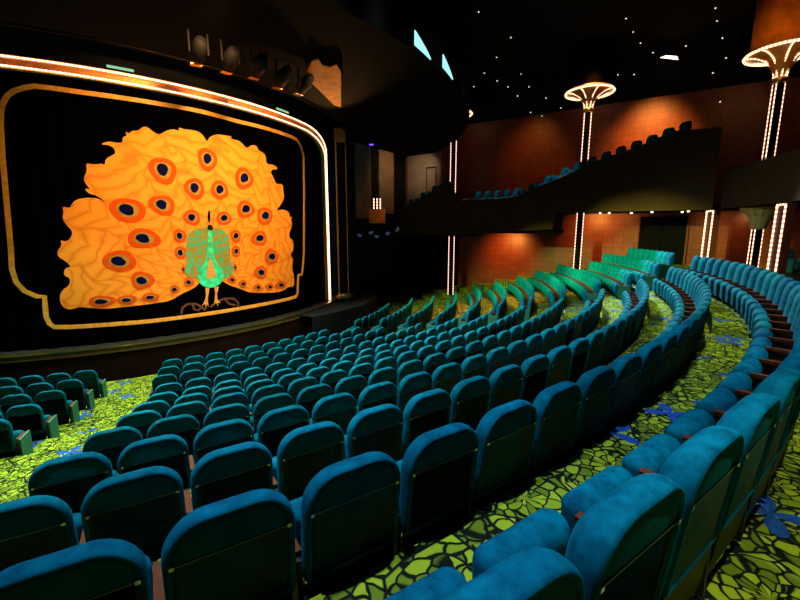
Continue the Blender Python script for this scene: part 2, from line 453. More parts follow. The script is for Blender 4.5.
SHEAR = 0.10
def seat_parts(prefix=True):
    P = {}
    P['backrest'] = (slab([(0.046, -0.052), (0.038, -0.050), (0.034, -0.042), (0.030, -0.054), (0.022, -0.062), (0.012, -0.060), (0.004, -0.046), (0.0, -0.020), (0.002, 0.008), (0.012, 0.030), (0.034, 0.052), (0.07, 0.071), (0.12, 0.085), (0.19, 0.092)],
                          0.52, 0.34, 0.92, 0.165, 0.03, SHEAR, 9, 0.92, 0.014), M['velvet'], True)
    sh = MB(); top = outline(0.47, 0.10, 0.725, 0.012, 0.06, 0, 4)
    v = [(x, -0.052 + (0.92 - z) * SHEAR, z) for x, z in top] + [(x, -0.005 + (0.92 - z) * SHEAR, z) for x, z in top]
    k = len(top)
    sh.add(v, [tuple(range(k)), tuple(reversed(range(k, 2 * k)))] + [(j, k + j, k + (j + 1) % k, (j + 1) % k) for j in range(k)])
    P['back_shell'] = (sh, M['shell'], False)
    tr = MB(); y = -0.058 + (0.92 - 0.73) * SHEAR
    tr.box(-0.218, 0.218, y, y + 0.010, 0.729, 0.732).box(-0.236, -0.218, y - 0.005, y + 0.012, 0.724, 0.740).box(0.218, 0.236, y - 0.005, y + 0.012, 0.724, 0.740)
    P['trim_strip'] = (tr, M['chrome'], False)
    P['seat_cushion'] = (slab([(0.085, 0.300), (0.05, 0.308), (0.022, 0.328), (0.006, 0.355), (0.0, 0.385), (0.006, 0.418), (0.022, 0.444), (0.05, 0.462), (0.085, 0.470)], 0.48, 0.10, 0.515, 0.06, 0.04, -0.03, 6, 0.515), M['velvet'], True)
    ar = MB(); ar.box(-0.024, 0.024, 0.05, 0.33, 0.475, 0.505)
    P['armrest'] = (ar, M['wood'], False)
    st = MB(); st.box(-0.012, 0.012, 0.02, 0.31, 0.03, 0.475).box(-0.03, 0.03, 0.05, 0.33, 0.0, 0.03)
    P['standard'] = (st, M['standard'], False)
    return P

PARTS = seat_parts()
PARTMESH = {}
def part_mesh(k):
    if k in PARTMESH: return PARTMESH[k]
    mb, mat, sm = PARTS[k]
    mats = {'backrest': [M['velvet'], M['velvet_rear']], 'trim_strip': [M['dark_chrome'], M['chrome']]}.get(k, [mat])
    me = bpy.data.meshes.new(k); me.from_pydata(mb.v, [], mb.f)
    for m in mats: me.materials.append(m)
    for p in me.polygons:
        p.use_smooth = sm
    if k == 'trim_strip':                     # dark strip between two bright end clips
        for p in me.polygons: p.material_index = 1 if p.index >= 6 else 0
    if k == 'backrest':                       # the recessed rear panel is a plainer, darker cloth
        nv = 36
        for p in me.polygons:
            if max(p.vertices) < 3 * nv: p.material_index = 1
    me.update(); PARTMESH[k] = me; return me
def side_mesh():
    if 'side_panel' in PARTMESH: return PARTMESH['side_panel']
    mb = MB(); mb.box(0.0, 0.03, 0.02, 0.38, 0.02, 0.50)
    me = bpy.data.meshes.new('side_panel'); me.from_pydata(mb.v, [], mb.f); me.materials.append(M['side']); PARTMESH['side_panel'] = me
    return me

proto = {}
def place_seat(name, label, group, loc, rot, ends='', arm_right=False):
    root = bpy.data.objects.new(name, None); root.empty_display_size = 0.1
    root.location = loc; root.rotation_euler = (0, 0, rot)
    COL.objects.link(root); tag(root, label, 'theatre seat', group)
    for k in ('backrest', 'back_shell', 'trim_strip', 'seat_cushion', 'armrest', 'standard'):
        if k not in proto:
            o = bpy.data.objects.new(k, part_mesh(k)); proto[k] = o
        else: o = proto[k].copy()
        COL.objects.link(o); o.parent = root
        if k in ('armrest', 'standard'): o.location = (-0.28, 0, 0)
        else: o.location = (0, 0, 0)
    if arm_right:
        for k in ('armrest', 'standard'):
            o = proto[k].copy(); COL.objects.link(o); o.parent = root; o.location = (0.28, 0, 0)
    if 'R' in ends:
        o = bpy.data.objects.new('side_panel', side_mesh()); COL.objects.link(o); o.parent = root; o.location = (0.302, 0, 0)
    if 'L' in ends:
        o = bpy.data.objects.new('side_panel', side_mesh()); COL.objects.link(o); o.parent = root; o.location = (-0.332, 0, 0)
    return root

stuff = MB(); stuff_mats = []; STUFF_SM = []
def stuff_seat(loc, rot):
    M4 = Matrix.Translation(loc) @ Matrix.Rotation(rot, 4, 'Z')
    for k in ('backrest', 'back_shell', 'trim_strip', 'seat_cushion', 'armrest', 'standard'):
        me = part_mesh(k); T4 = M4 @ Matrix.Translation((-0.28, 0, 0)) if k in ('armrest', 'standard') else M4
        stuff.add([T4 @ v.co for v in me.vertices], [tuple(p.vertices) for p in me.polygons])
        slot = {'backrest': 0, 'back_shell': 1, 'trim_strip': 2, 'seat_cushion': 0, 'armrest': 3, 'standard': 4}[k]
        stuff_mats.extend([5 if (k == 'backrest' and p.material_index == 1) else slot for p in me.polygons])
        STUFF_SM.extend([p.use_smooth for p in me.polygons])

ORD = ['first', 'second', 'third', 'fourth', 'fifth', 'sixth', 'seventh', 'eighth', 'ninth', 'tenth', 'eleventh', 'twelfth', 'thirteenth', 'fourteenth', 'fifteenth', 'sixteenth', 'seventeenth', 'eighteenth', 'nineteenth', 'twentieth']
ORD += ['twenty-' + o for o in ORD[:9]] + ['thirtieth'] + ['thirty-' + o for o in ORD[:9]]
LEFT = dict(Z=-57.35, A=-59.65, B=-60.72, C=-60.61, D=-60.24, E=-59.78, F=-59.5, G=-59.05, H=-58.67, I=-58.9, J=-58.45, K=-57.95)
SIDE_END = dict(Z=-6, A=-3, B=-4, C=0, D=0, E=0, F=0, G=0, H=-3, I=-2.5, J=-2.5, K=-6)
SEATS = []          # key, loc, rot, ends, last
for ri, k in enumerate(seq):
    r = RB[k]; step = math.degrees(SW / r)
    te = -32 + (r - 12.746) * 0.861
    if k == 'Z': te = -21.3
    lst = []
    th = LEFT[k]
    while th + step / 2 < te: lst.append(th); th += step
    for i, th in enumerate(lst):
        ends = ''
        if i == len(lst) - 1: ends = 'R'
        if i == 0 and k not in 'ZAB': ends += 'L'
        SEATS.append(('centre', k, ri, i, th, ends, i == len(lst) - 1, len(lst)))
    lst = []
    th = te + math.degrees(1.12 / r) + step / 2
    while th + step / 2 < SIDE_END[k]: lst.append(th); th += step
    for i, th in enumerate(lst):
        SEATS.append(('right', k, ri, i, th, 'L' if i == 0 else ('R' if i == len(lst) - 1 else ''), i == len(lst) - 1, len(lst)))
    nl = dict(K=4, J=4, I=3, H=3, G=2, F=1).get(k, 0)
    for i in range(nl):
        SEATS.append(('left', k, ri, i, -66.85 - i * step, 'R' if i == 0 else '', i == 0, nl))

SHOW = set("""cZ1 cA1 cA2 cZ2 cZ0 cA0 cA3 cZ3 cB1 cA4 cB0 cZ4 cB2 cA5 cB3 cC0 cA6 cZ5 cB4 cC1 cA7 cB5 cC2 cB6 cC3 cA8 cZ6 lG0 cD0 lH0 cC4 cB7 cD1 cA9 cZ7 lI0 cB8 cC5 cC6 cA10 cB9 cZ8 cD2 cC7 cD3 lJ0 cE0 cZ9 cD4 cB10 cA11 lF0 cE1 cC8 cZ10 cD5 lK0 cB11 cC9 cZ14 cZ13 cZ11 cZ12 cZ15 cA12 cC10 cD6 cE2 cZ16 lI1 cB12 cE3 cZ17 cE4 cF0 cZ18 cD7 cD8 cB13 cZ19 cC11 cE5 cA13 cZ20 cC12 cD9 cZ21 lJ2 cI0 cB14 cE6 lJ1 cF1 cH0 cG0 rB0 cI1 cC13 cF3 cZ22 rA0 lK2 cD10 cF2 cD11 cA14 cB15 lK3 cI2 cE7 cH1 rZ0 cF4 lK1 cG1 cC14 cI3 cH2 cD12 cH3 cF5 cE8 cE9 cZ23 cJ0 cI4 cH4 cC15 rC0 cB16 cE10 cA15 cG2 cA27 rF0 cF6 cI5 cG3 cG4 cH5 cJ1 cA18 cZ24 cD13 cA22 cA20 cD14 cA21 cA17 cK0 cC16 rH0 cA19 cA24 cA16 cG5 cA23 cH6 cA26 cJ2 rE0 cI6 cF7 cE11 lH1 cB17 cA25 rI0 cJ3 cZ25 cG6 cH7 cE12 cJ4 cK1 cI7 cF9 cC17 cZ26 cD15 rG0 cE13 cZ27 cJ5 cF8 cG7 cK2 cD16 cF10 cI8 rJ0 cK3 cB25 rD0 cH8 cJ6 rA1 cI9 cK4 cF11 cC18 cG8 cB18 cE14 rJ1 cJ7 cI10 cH9 rK1 cK5 cH10 rK0 cE15 cD17 cK6 cI11 cJ8 cG10 cH11 rB1 cG9 cF12 cG11 cE16 cD18 cK7 cC19 cF13 cH12 rB3 cB19 cF14 cJ9 cI12 rB2 cB24 rJ2 cG12 cB23 lI2 cD19 rB4 cK8 cB22 cE17 cH13 cJ10 cK9 cJ11 cF15 rK2 cC20 rA3 cE18 cH14 rA2 cB20 rH1 cB21 cC23 cG14 cD21 cG13 rI1 rC8 cF16 cD20 rC7 rC3 rB5 rC4 cG15 cE19 rC6 rC5 cF17 rG1 rC1 rZ1 rC9 rC2 rA4 rB6 cG16 cC21 rD7 rF1 rE12 rD9 rB7 rA5 rD10 rC10 rZ2 rA6 rZ3 rD11 rB8 rA7 rD5""".split())
def seat_label(blk, k, ri, i, n):
    row = 'back row' if k == 'Z' else ORD[ri] + ' row from the stage'
    if blk == 'left': return 'teal theatre seat in left block, %s, %s from the aisle' % (row, ORD[i])
    if blk == 'right': return 'theatre seat in right block, %s, %s from the aisle' % (row, ORD[i])
    if k == 'Z': return 'teal seat in back row with folded cushion, %s along from the camera' % ORD[i]
    if k in 'AB': return 'teal seat in centre block, %s, %s from the photo left edge' % (row, ORD[i])
    return 'teal seat in centre block, %s, %s from the left aisle' % (row, ORD[i])
ns = 0
for blk, k, ri, i, th, ends, last, n in SEATS:
    r = row_r(k, th)
    loc = P3(r, th, ZF[k]); rot = R(th + 90)
    key = blk[0] + k + str(i)
    if SHOW is None or key in SHOW:
        o = place_seat('theatre_seat', seat_label(blk, k, ri, i, n), {'left': 'seats of the left block', 'centre': 'seats of the centre block', 'right': 'seats of the right block'}[blk], loc, rot, ends, last)
        if SHOW is None: o['key'] = key
    else:
        stuff_seat(loc, rot)
if stuff.v:
    o = mesh_obj('distant_seats', stuff.v, stuff.f, [M['velvet'], M['shell'], M['chrome'], M['wood'], M['standard'], M['velvet_rear']], None, False, stuff_mats)
    for p, s in zip(o.data.polygons, STUFF_SM): p.use_smooth = s
    tag(o, 'remaining small seats mostly hidden far back in the right block by the wall', 'theatre seats', 'seats of the right block', 'stuff')

# step lights on the right aisle treads
for i, k in enumerate('FDCAI'):
    r = RB[k] + 0.05; te = -32 + (r - 12.746) * 0.861
    zt = ZF[seq[seq.index(k) + 1]]
    mb = MB(); n = 6
    pts = [P3(r - 0.012, te + math.degrees((0.25 + 0.5 * j / n) / r), zt - 0.03) for j in range(n + 1)]
    mb.tube(pts, 0.012, 6)
    o = mb.build('step_light', M['steplight']); tag(o, 'small glowing step light on the right aisle tread behind the %s row' % ORD[seq.index(k)], 'step light', 'aisle step lights')

# ------------------------------------------------------------------ stage
RC = 10.2
st = thing('stage_platform', 'curved dark stage platform with olive lip below the peacock curtain', 'stage', (SC.x, SC.y, 0))
def arcwall(mb, r0, z0, r1, z1, t0, t1, n=80):
    v = []; f = []; uv = []
    for i in range(n + 1):
        t = t0 + (t1 - t0) * i / n
        v += [P3(r0, t, z0), P3(r1, t, z1)]; uv += [(R(t) * r0, z0), (R(t) * r1, z1)]
    for i in range(n): f.append((2 * i, 2 * i + 2, 2 * i + 3, 2 * i + 1))
    mb.add(v, f, uv); return mb
TA, TB = -118, 1
mb = MB(); arcwall(mb, 10.62, 0.0, 10.58, 0.86, TA, TB); mb.build('stage_front', M['stagewall'], st, True)
mb = MB(); arcwall(mb, 10.58, 0.86, 10.62, 0.88, TA, TB); arcwall(mb, 10.62, 0.88, 10.60, 1.035, TA, TB); mb.build('stage_lip', M['olive'], st, True)
mb = MB(); arcwall(mb, 10.63, 1.035, 10.63, 1.075, TA, TB); arcwall(mb, 10.63, 1.075, 10.50, 1.085, TA, TB); mb.build('lip_edging', M['brass'], st, True)
mb = MB(); arcwall(mb, 10.52, 1.08, 7.5, 1.08, TA, TB); mb.build('stage_floor', M['stagefloor'], st)

mb = MB(); v = []; f = []
WING = [(11.05, -30), (11.35, -24), (11.75, -14), (11.95, -4), (12.05, 8), (12.1, 13)]
for r_, t_ in WING:
    a = P2(r_, t_) - SC; b = P2(r_ - (1.6 if t_ < -10 else 0.8), t_) - SC
    v += [(a.x, a.y, 0.0), (a.x, a.y, 1.0), (b.x, b.y, 1.0)]
for i in range(len(WING) - 1): f += [(3 * i, 3 * i + 3, 3 * i + 4, 3 * i + 1), (3 * i + 1, 3 * i + 4, 3 * i + 5, 3 * i + 2)]
mb.add(v, f); mb.build('side_apron', M['black'], st)

cur = thing('stage_curtain', 'black stage curtain appliqued with a huge orange peacock inside a gold border', 'curtain', (SC.x, SC.y, 0))
mb = MB(); n = 620; v = []; f = []
for i in range(n + 1):
    t = -112 + 118 * i / n
    rr = RC - 0.04 + 0.032 * sin(R(t) * 46 * PI / 1.0 * 0.9) + 0.012 * sin(R(t) * 61)
    v += [P3(rr, t, 1.09), P3(rr, t, 9.6)]
for i in range(n): f.append((2 * i, 2 * i + 2, 2 * i + 3, 2 * i + 1))
mb.add(v, f); mb.build('curtain_cloth', M['curtain'], cur, True)

T_TAIL = [[-65.8,2.22],[-66.49,2.34],[-66.71,2.56],[-66.19,2.8],[-65.13,2.93],[-64.9,3.13],[-65.61,3.21],[-65.64,3.33],[-65.24,3.44],[-64.58,3.46],[-65.23,3.64],[-66.02,3.74],[-66.13,3.9],[-65.38,4.09],[-65.5,4.23],[-64.78,4.18],[-64.06,4.3],[-63.78,4.49],[-64.48,4.65],[-64.85,4.82],[-64.57,5.02],[-64.69,5.17],[-63.67,5.12],[-63.49,5.23],[-62.66,5.38],[-61.23,5.43],[-59.96,5.42],[-58.87,5.29],[-60.05,5.5],[-60.95,5.53],[-61.49,5.64],[-61.33,5.69],[-60.75,5.65],[-61.41,5.85],[-61.48,5.99],[-60.91,6.15],[-60.98,6.39],[-60.04,6.36],[-58.91,6.4],[-58.5,6.36],[-58.29,6.54],[-57.45,6.64],[-56.85,6.72],[-56.99,6.86],[-57.62,6.93],[-58.84,6.93],[-57.68,7.04],[-56.35,7.01],[-55.76,7.05],[-55.65,7.19],[-54.97,7.25],[-55.25,7.36],[-54.71,7.3],[-54.3,7.41],[-53.37,7.42],[-52.83,7.54],[-52.09,7.57],[-51.19,7.44],[-50.34,7.38],[-49.4,7.51],[-48.31,7.61],[-47.01,7.58],[-47.36,7.69],[-46.16,7.65],[-44.76,7.68],[-43.49,7.62],[-42.81,7.46],[-42.61,7.38],[-41.86,7.57],[-40.55,7.68],[-38.94,7.68],[-37.75,7.7],[-37.96,7.6],[-36.21,7.6],[-35.51,7.51],[-34.52,7.38],[-33.41,7.54],[-32.2,7.55],[-31.84,7.39],[-30.57,7.36],[-29.96,7.23],[-29.99,6.96],[-27.73,7.0],[-26.54,6.84],[-28.27,6.82],[-28.89,6.68],[-28.16,6.51],[-27.52,6.27],[-25.43,6.33],[-25.29,6.02],[-25.14,5.74],[-26.57,5.47],[-27.92,5.27],[-25.3,5.34],[-23.65,5.23],[-23.41,5.03],[-22.49,5.07],[-23.16,4.93],[-22.62,4.73],[-23.82,4.46],[-24.05,4.22],[-22.59,4.08],[-22.63,3.7],[-24.02,3.51],[-22.89,3.32],[-23.64,3.02],[-22.89,2.58],[-23.05,2.16],[-25.4,2.21],[-26.29,2.1],[-28.67,2.06],[-32.86,2.14],[-36.15,2.22],[-37.98,2.4],[-40.42,2.58],[-41.63,2.75],[-43.92,2.85],[-45.77,2.81],[-46.43,2.66],[-47.66,2.54],[-49.12,2.45],[-51.15,2.24],[-53.27,2.22],[-55.33,2.19],[-58.03,2.18],[-60.87,2.16],[-62.88,2.23],[-64.2,2.28],[-64.89,2.24]]
T_EYES = [[-50.34,6.35,0.38,0.38],[-42.78,6.83,0.31,0.35],[-45.46,5.86,0.31,0.32],[-40.89,5.87,0.3,0.3],[-50.99,5.29,0.36,0.3],[-46.36,4.92,0.26,0.23],[-40.45,4.92,0.27,0.22],[-35.63,6.34,0.36,0.36],[-35.69,5.26,0.35,0.3],[-31.05,5.05,0.36,0.33],[-56.11,5.11,0.45,0.35],[-54.27,4.26,0.42,0.3],[-58.09,3.59,0.4,0.32],[-55.17,2.97,0.29,0.28],[-61.19,2.4,0.32,0.18],[-57.67,2.39,0.24,0.15],[-48.66,4.33,0.19,0.21],[-48.78,3.79,0.18,0.2],[-54.2,2.42,0.22,0.14],[-50.29,2.61,0.13,0.15],[-47.88,2.81,0.15,0.17],[-48.53,3.24,0.07,0.13],[-38.29,4.31,0.19,0.22],[-38.45,3.77,0.16,0.2],[-38.92,3.19,0.08,0.14],[-39.72,2.76,0.15,0.14],[-32.81,4.21,0.34,0.28],[-29.85,3.49,0.33,0.31],[-32.99,2.92,0.27,0.26],[-37.42,2.57,0.16,0.15],[-33.98,2.37,0.18,0.14],[-30.89,2.33,0.2,0.14],[-27.64,2.33,0.28,0.16]]
T_BORDER = [[-71.85,3.97],[-71.08,6.4],[-70.72,7.22],[-70.46,7.54],[-70.13,7.75],[-69.38,7.98],[-68.47,8.12],[-67.23,8.22],[-66.02,8.29],[-64.24,8.29],[-61.21,8.28],[-58.06,8.28],[-51.25,8.29],[-43.32,8.3],[-36.29,8.24],[-30.42,8.25],[-25.73,8.24],[-21.45,8.23],[-19.61,8.19],[-17.94,8.0],[-16.85,7.63],[-17.17,6.36],[-17.78,4.95],[-18.38,3.54],[-19.23,2.88],[-19.64,2.63],[-21.24,2.61],[-21.51,2.24],[-21.75,1.85],[-22.58,1.72],[-25.6,1.7],[-33.03,1.69],[-42.49,1.67],[-48.06,1.66],[-54.59,1.65],[-61.83,1.68],[-65.89,1.7],[-67.86,1.73],[-68.44,1.84],[-68.74,2.04],[-68.65,2.36],[-68.57,2.63],[-69.52,2.65],[-71.0,2.82],[-71.87,3.08],[-72.12,3.46]]
T_BODY = [[-46.24,4.53],[-44.98,4.6],[-42.59,4.61],[-40.87,4.55],[-39.76,4.31],[-39.61,3.92],[-39.87,3.54],[-39.37,3.25],[-39.24,3.03],[-40.36,2.87],[-41.6,2.82],[-45.74,2.88],[-47.47,2.97],[-48.59,3.12],[-47.98,3.34],[-47.82,3.7],[-47.72,4.1],[-47.25,4.39]]
T_NECK = [[-43.74,4.53],[-42.94,4.53],[-43.13,4.01],[-43.02,3.6],[-42.36,3.35],[-41.48,3.1],[-41.39,2.85],[-42.27,2.65],[-43.67,2.55],[-44.96,2.58],[-45.99,2.73],[-46.25,2.95],[-45.79,3.19],[-44.68,3.44],[-44.1,3.91]]
T_CHEST = [[-43.76,3.64],[-43.47,3.43],[-43.22,3.15],[-42.84,2.91],[-43.58,2.97],[-43.94,2.78],[-44.25,2.94],[-44.74,2.88],[-44.4,3.24],[-44.03,3.44]]
T_HEAD = [[-43.77,4.67],[-43.3,4.7],[-42.85,4.66],[-42.81,4.53],[-43.33,4.5],[-43.8,4.53]]
T_CREST = [[-43.5,4.78],[-43.62,4.96],[-43.35,5.16],[-43.1,5.15],[-43.08,4.95],[-43.28,4.78]]
T_LEGS = [[[-45.05,2.59],[-44.22,2.58],[-44.67,2.27],[-44.8,2.1],[-44.71,1.89],[-45.02,2.04],[-45.19,1.85],[-45.34,2.03],[-45.88,1.96],[-45.24,2.16],[-44.99,2.32]],[[-43.37,2.58],[-42.5,2.57],[-42.96,2.31],[-42.98,2.13],[-42.36,1.98],[-42.93,2.02],[-42.93,1.88],[-43.26,2.02],[-43.73,1.95],[-43.4,2.14],[-43.27,2.32]]]
T_SCROLL = [[[-49.56,1.76],[-49.3,1.96],[-48.39,2.08],[-47.0,2.06],[-46.15,1.96],[-45.31,1.8]],[[-47.52,2.09],[-47.26,1.88],[-46.58,1.81],[-45.99,1.92]],[[-44.34,1.88],[-43.12,2.03],[-41.49,2.12],[-39.64,2.08],[-38.63,1.89],[-38.91,1.74]],[[-41.5,2.1],[-40.56,1.9],[-39.31,1.83]]]
BX, BZ = -43.9, 2.4        # the bird's body on the curtain (degrees, metres)
def smooth_poly(pts, it=1):
    for _ in range(it):
        q = []
        for i in range(len(pts)):
            a, b = pts[i], pts[(i + 1) % len(pts)]
            q.append((a[0] * 0.75 + b[0] * 0.25, a[1] * 0.75 + b[1] * 0.25)); q.append((a[0] * 0.25 + b[0] * 0.75, a[1] * 0.25 + b[1] * 0.75))
        pts = q
    return pts
def applique(name, polys, rad, mats, parent, depth=0.012, step=0.25):
    """flat cloth shapes cut out and laid on the curved curtain, with a real thickness"""
    bm = bmesh.new(); 
    for mi, pts in enumerate(polys):
        P = [((a - BX) * PI / 180 * RC, z - BZ) for a, z in pts]
        tmp = bmesh.new()
        vs = [tmp.verts.new((x, y, 0)) for x, y in P]
        tris = tessellate_polygon([[Vector((x, y, 0)) for x, y in P]])
        for t in tris:
            try: tmp.faces.new([vs[i] for i in t])
            except ValueError: pass
        x0 = min(p[0] for p in P); x1 = max(p[0] for p in P)
        x = math.floor(x0 / step) * step + step
        while x < x1:
            bmesh.ops.bisect_plane(tmp, geom=tmp.verts[:] + tmp.edges[:] + tmp.faces[:], plane_co=(x, 0, 0), plane_no=(1, 0, 0)); x += step
        mp = {}
        for vv in tmp.verts: mp[vv] = bm.verts.new((vv.co.x, vv.co.y, mi))
        for ff in tmp.faces:
            nf = bm.faces.new([mp[q] for q in ff.verts]); nf.material_index = mi
        tmp.free()
    uvl = bm.loops.layers.uv.new('UVMap')
    for ff in bm.faces:
        for lp in ff.loops: lp[uvl].uv = (lp.vert.co.x, lp.vert.co.y)
    for vv in bm.verts:
        s, z, mi = vv.co.x, vv.co.y, vv.co.z
        p = P3(rad + 0.008 * mi, BX + math.degrees(s / RC), BZ + z); vv.co = p
    bmesh.ops.recalc_face_normals(bm, faces=bm.faces[:])
    me = bpy.data.meshes.new(name); bm.to_mesh(me); bm.free()
    for m in mats: me.materials.append(m)
    o = link(bpy.data.objects.new(name, me), parent)
    sd = o.modifiers.new('thickness', 'SOLIDIFY'); sd.thickness = depth; sd.offset = 0
    return o
def ribbon(pts, w, closed=True):
    """strip polygons of width w along a line on the curtain"""
    q = [Vector(((a - BX) * PI / 180 * RC, z - BZ)) for a, z in pts]; n = len(q); L = []; Rr = []
    for i in range(n):
        a = q[i - 1] if (closed or i) else q[i]; b = q[(i + 1) % n] if (closed or i < n - 1) else q[i]
        t = (b - a).normalized(); nn = Vector((-t.y, t.x)); L.append(q[i] + nn * w / 2); Rr.append(q[i] - nn * w / 2)
    back = lambda p: (BX + math.degrees(p.x / RC), BZ + p.y)
    out = []
    for i in range(n if closed else n - 1):
        j = (i + 1) % n; out.append([back(L[i]), back(L[j]), back(Rr[j]), back(Rr[i])])
    return out
def ribbon_obj(name, pts, w, rad, mat, parent, closed=True):
    mb = MB()
    for a, b, c, d in ribbon(pts, w, closed):
        m = max(1, int(abs(a[0] - b[0]) * PI / 180 * RC / 0.3))
        for k in range(m):
            lerp = lambda p, q, t: (p[0] + (q[0] - p[0]) * t, p[1] + (q[1] - p[1]) * t)
            c4 = [lerp(a, b, k / m), lerp(a, b, (k + 1) / m), lerp(d, c, (k + 1) / m), lerp(d, c, k / m)]
            mb.add([P3(rad, x, z) for x, z in c4], [(0, 1, 2, 3)])
    o = mb.build(name, mat, parent)
    sd = o.modifiers.new('thickness', 'SOLIDIFY'); sd.thickness = 0.015; sd.offset = 0
    return o
ribbon_obj('gold_border', T_BORDER, 0.125, 10.235, M['border'], cur)
applique('tail_fan', [smooth_poly(T_TAIL)], 10.24, [M['tail']], cur)
for cx, cz, rx, rz in T_EYES:
    polys = []
    # tear shapes: the point faces the bird's body
    dx, dz = (BX - cx) * PI / 180 * RC, BZ + 0.4 - cz
    a0 = math.atan2(dz, dx)
    for s, p, off in ((1.0, 0.16, 0), (0.62, 0.12, 0.05), (0.46, 0.0, 0.0)):
        q = []
        for j in range(22):
            t = 2 * PI * j / 22
            k = s * (1 + p * max(0, cos(t - a0)) ** 5 + 0.05 * sin(3 * t + cx))
            if s < 0.5: k = s * (1 - 0.30 * max(0, cos(t - a0 - PI / 5)) ** 4 + 0.10 * cos(2 * (t - a0)))
            q.append((cx + math.degrees(rx * k * cos(t) / RC), cz + rz * k * sin(t)))
        polys.append(q)
    applique('feather_eye', polys, 10.256, [M['eye_red'], M['eye_olive'], M['eye_blue']], cur, 0.006)
applique('breast_plumage', [smooth_poly(T_BODY)], 10.258, [M['breast']], cur, 0.012)
applique('neck', [smooth_poly(T_NECK)], 10.276, [M['neck']], cur)
applique('chest_patch', [T_CHEST], 10.290, [M['leg']], cur)
applique('head', [smooth_poly(T_HEAD)], 10.290, [M['eye_dark']], cur)
applique('crest', [T_CREST], 10.276, [M['eye_blue']], cur)
for L in T_LEGS: applique('leg', [L], 10.262, [M['leg']], cur)
for L in T_SCROLL: ribbon_obj('scroll', L, 0.07, 10.235, M['scroll'], cur, False)

# proscenium frame: gold channel between two ropes of bulbs
fr = thing('proscenium_arch', 'glowing proscenium frame of two bulb ropes around the stage curtain', 'proscenium frame', (SC.x, SC.y, 0))
TL, TR = -87.8, -5.5
def arch(off):
    """path on the stage cylinder: up the right side, across, down the left; off = distance outside the inner edge"""
    pts = []
    w = math.degrees(off / SR); cr = 13.0; ch = 0.75
    ztop = 8.66 + off
    for i in range(24): pts.append((TR + w, 1.09 + (ztop - ch - 1.09) * i / 23))
    for i in range(1, 15):
        t = PI / 2 * i / 14; pts.append((TR + w - cr * (1 - cos(t)), ztop - ch + ch * sin(t)))
    a0 = TR + w - cr; a1 = TL - w + cr
    for i in range(1, 60): pts.append((a0 + (a1 - a0) * i / 60, ztop))
    for i in range(0, 15):
        t = PI / 2 * (1 - i / 14); pts.append((TL - w + cr * (1 - cos(t)), ztop - ch + ch * sin(t)))
    for i in range(1, 24): pts.append((TL - w, ztop - ch - (ztop - ch - 1.09) * i / 23))
    return pts
pi_, po = arch(0.0), arch(0.23)
mb = MB()
def loft(mb, A, B):
    k = len(A); mb.add([*A, *B], [(i, i + 1, k + i + 1, k + i) for i in range(k - 1)])
ai, ao = arch(-0.05), arch(0.28); am1, am2 = arch(0.04), arch(0.19)
loft(mb, [P3(SR - 0.10, *q) for q in ai], [P3(SR + 0.06, *q) for q in ai])
loft(mb, [P3(SR + 0.06, *q) for q in ai], [P3(SR + 0.06, *q) for q in am1])
loft(mb, [P3(SR + 0.06, *q) for q in am1], [P3(SR + 0.0, *q) for q in am1])
loft(mb, [P3(SR + 0.0, *q) for q in am1], [P3(SR + 0.0, *q) for q in am2])
loft(mb, [P3(SR + 0.0, *q) for q in am2], [P3(SR + 0.06, *q) for q in am2])
loft(mb, [P3(SR + 0.06, *q) for q in am2], [P3(SR + 0.06, *q) for q in ao])
loft(mb, [P3(SR + 0.06, *q) for q in ao], [P3(SR - 0.10, *q) for q in ao])
mb.build('channel', M['channel'], fr, False)
for nm, pth in (('inner_rope_light', pi_), ('outer_rope_light', po)):
    mb = MB(); mb.tube([P3(SR + 0.085, *q) for q in pth], 0.018, 6); mb.build(nm, M['rope'], fr, True)
for dt in (-55.0, -25.5):
    mb = MB(); mb.tube([P3(SR + 0.10, dt + i * 0.5 - 1.75, 9.02) for i in range(8)], 0.035, 6)
    o = mb.build('cove_lamp', M['green_lamp']); tag(o, 'pale green cove lamp on top of the proscenium frame, %s' % ('above the peacock' if dt < -40 else 'near its right corner'), 'lamp', 'cove lamps over the frame'); o.location = (SC.x, SC.y, 0)

# dark wall above and beside the frame
mb = MB()
ao = arch(0.28)
up = [P3(SR - 0.08, *q) for q in ao]
loft(mb, up, [P3(SR - 0.08, q[0], 9.9) for q in ao])
mb.v = [(x + SC.x, y + SC.y, z) for x, y, z in mb.v]
o = mb.build('wall_front', M['black'], None); tag(o, 'black wall above the proscenium frame', 'wall', kind='structure')

# pilaster beside the frame
pc = Vector((10.12, -0.62)); ang = math.atan2(CAM.y - pc.y, CAM.x - pc.x)
pl = thing('proscenium_pilaster', 'dark gold-edged pilaster with round plinth right of the stage frame', 'pilaster', (pc.x, pc.y, 1.08), ang)
mb = MB(); mb.box(-0.12, 0.12, -0.10, 0.33, 0.1, 7.75); bevel(mb.build('shaft', M['stagewall'], pl))
mb = MB(); mb.box(-0.15, 0.14, -0.17, -0.10, 0.1, 7.85).box(-0.15, 0.14, 0.33, 0.37, 0.1, 7.7); bevel(mb.build('edge_moulding', M['gold'], pl))
mb = MB(); mb.box(-0.2, 0.2, -0.20, 0.36, 7.75, 8.4)
cap = bevel(mb.build('capital', M['gold'], pl), 0.03)
mb = MB(); mb.lathe([(0.0, 0.0), (0.2, 0.0), (0.2, 0.04), (0.13, 0.05), (0.10, 0.02), (0.0, 0.03)], 20)
for vv in range(len(mb.v)):
    x, y, z = mb.v[vv]; mb.v[vv] = (0.2 + z, 0.08 + x, 8.08 + y)
mb.build('rosette', M['brass'], cap)
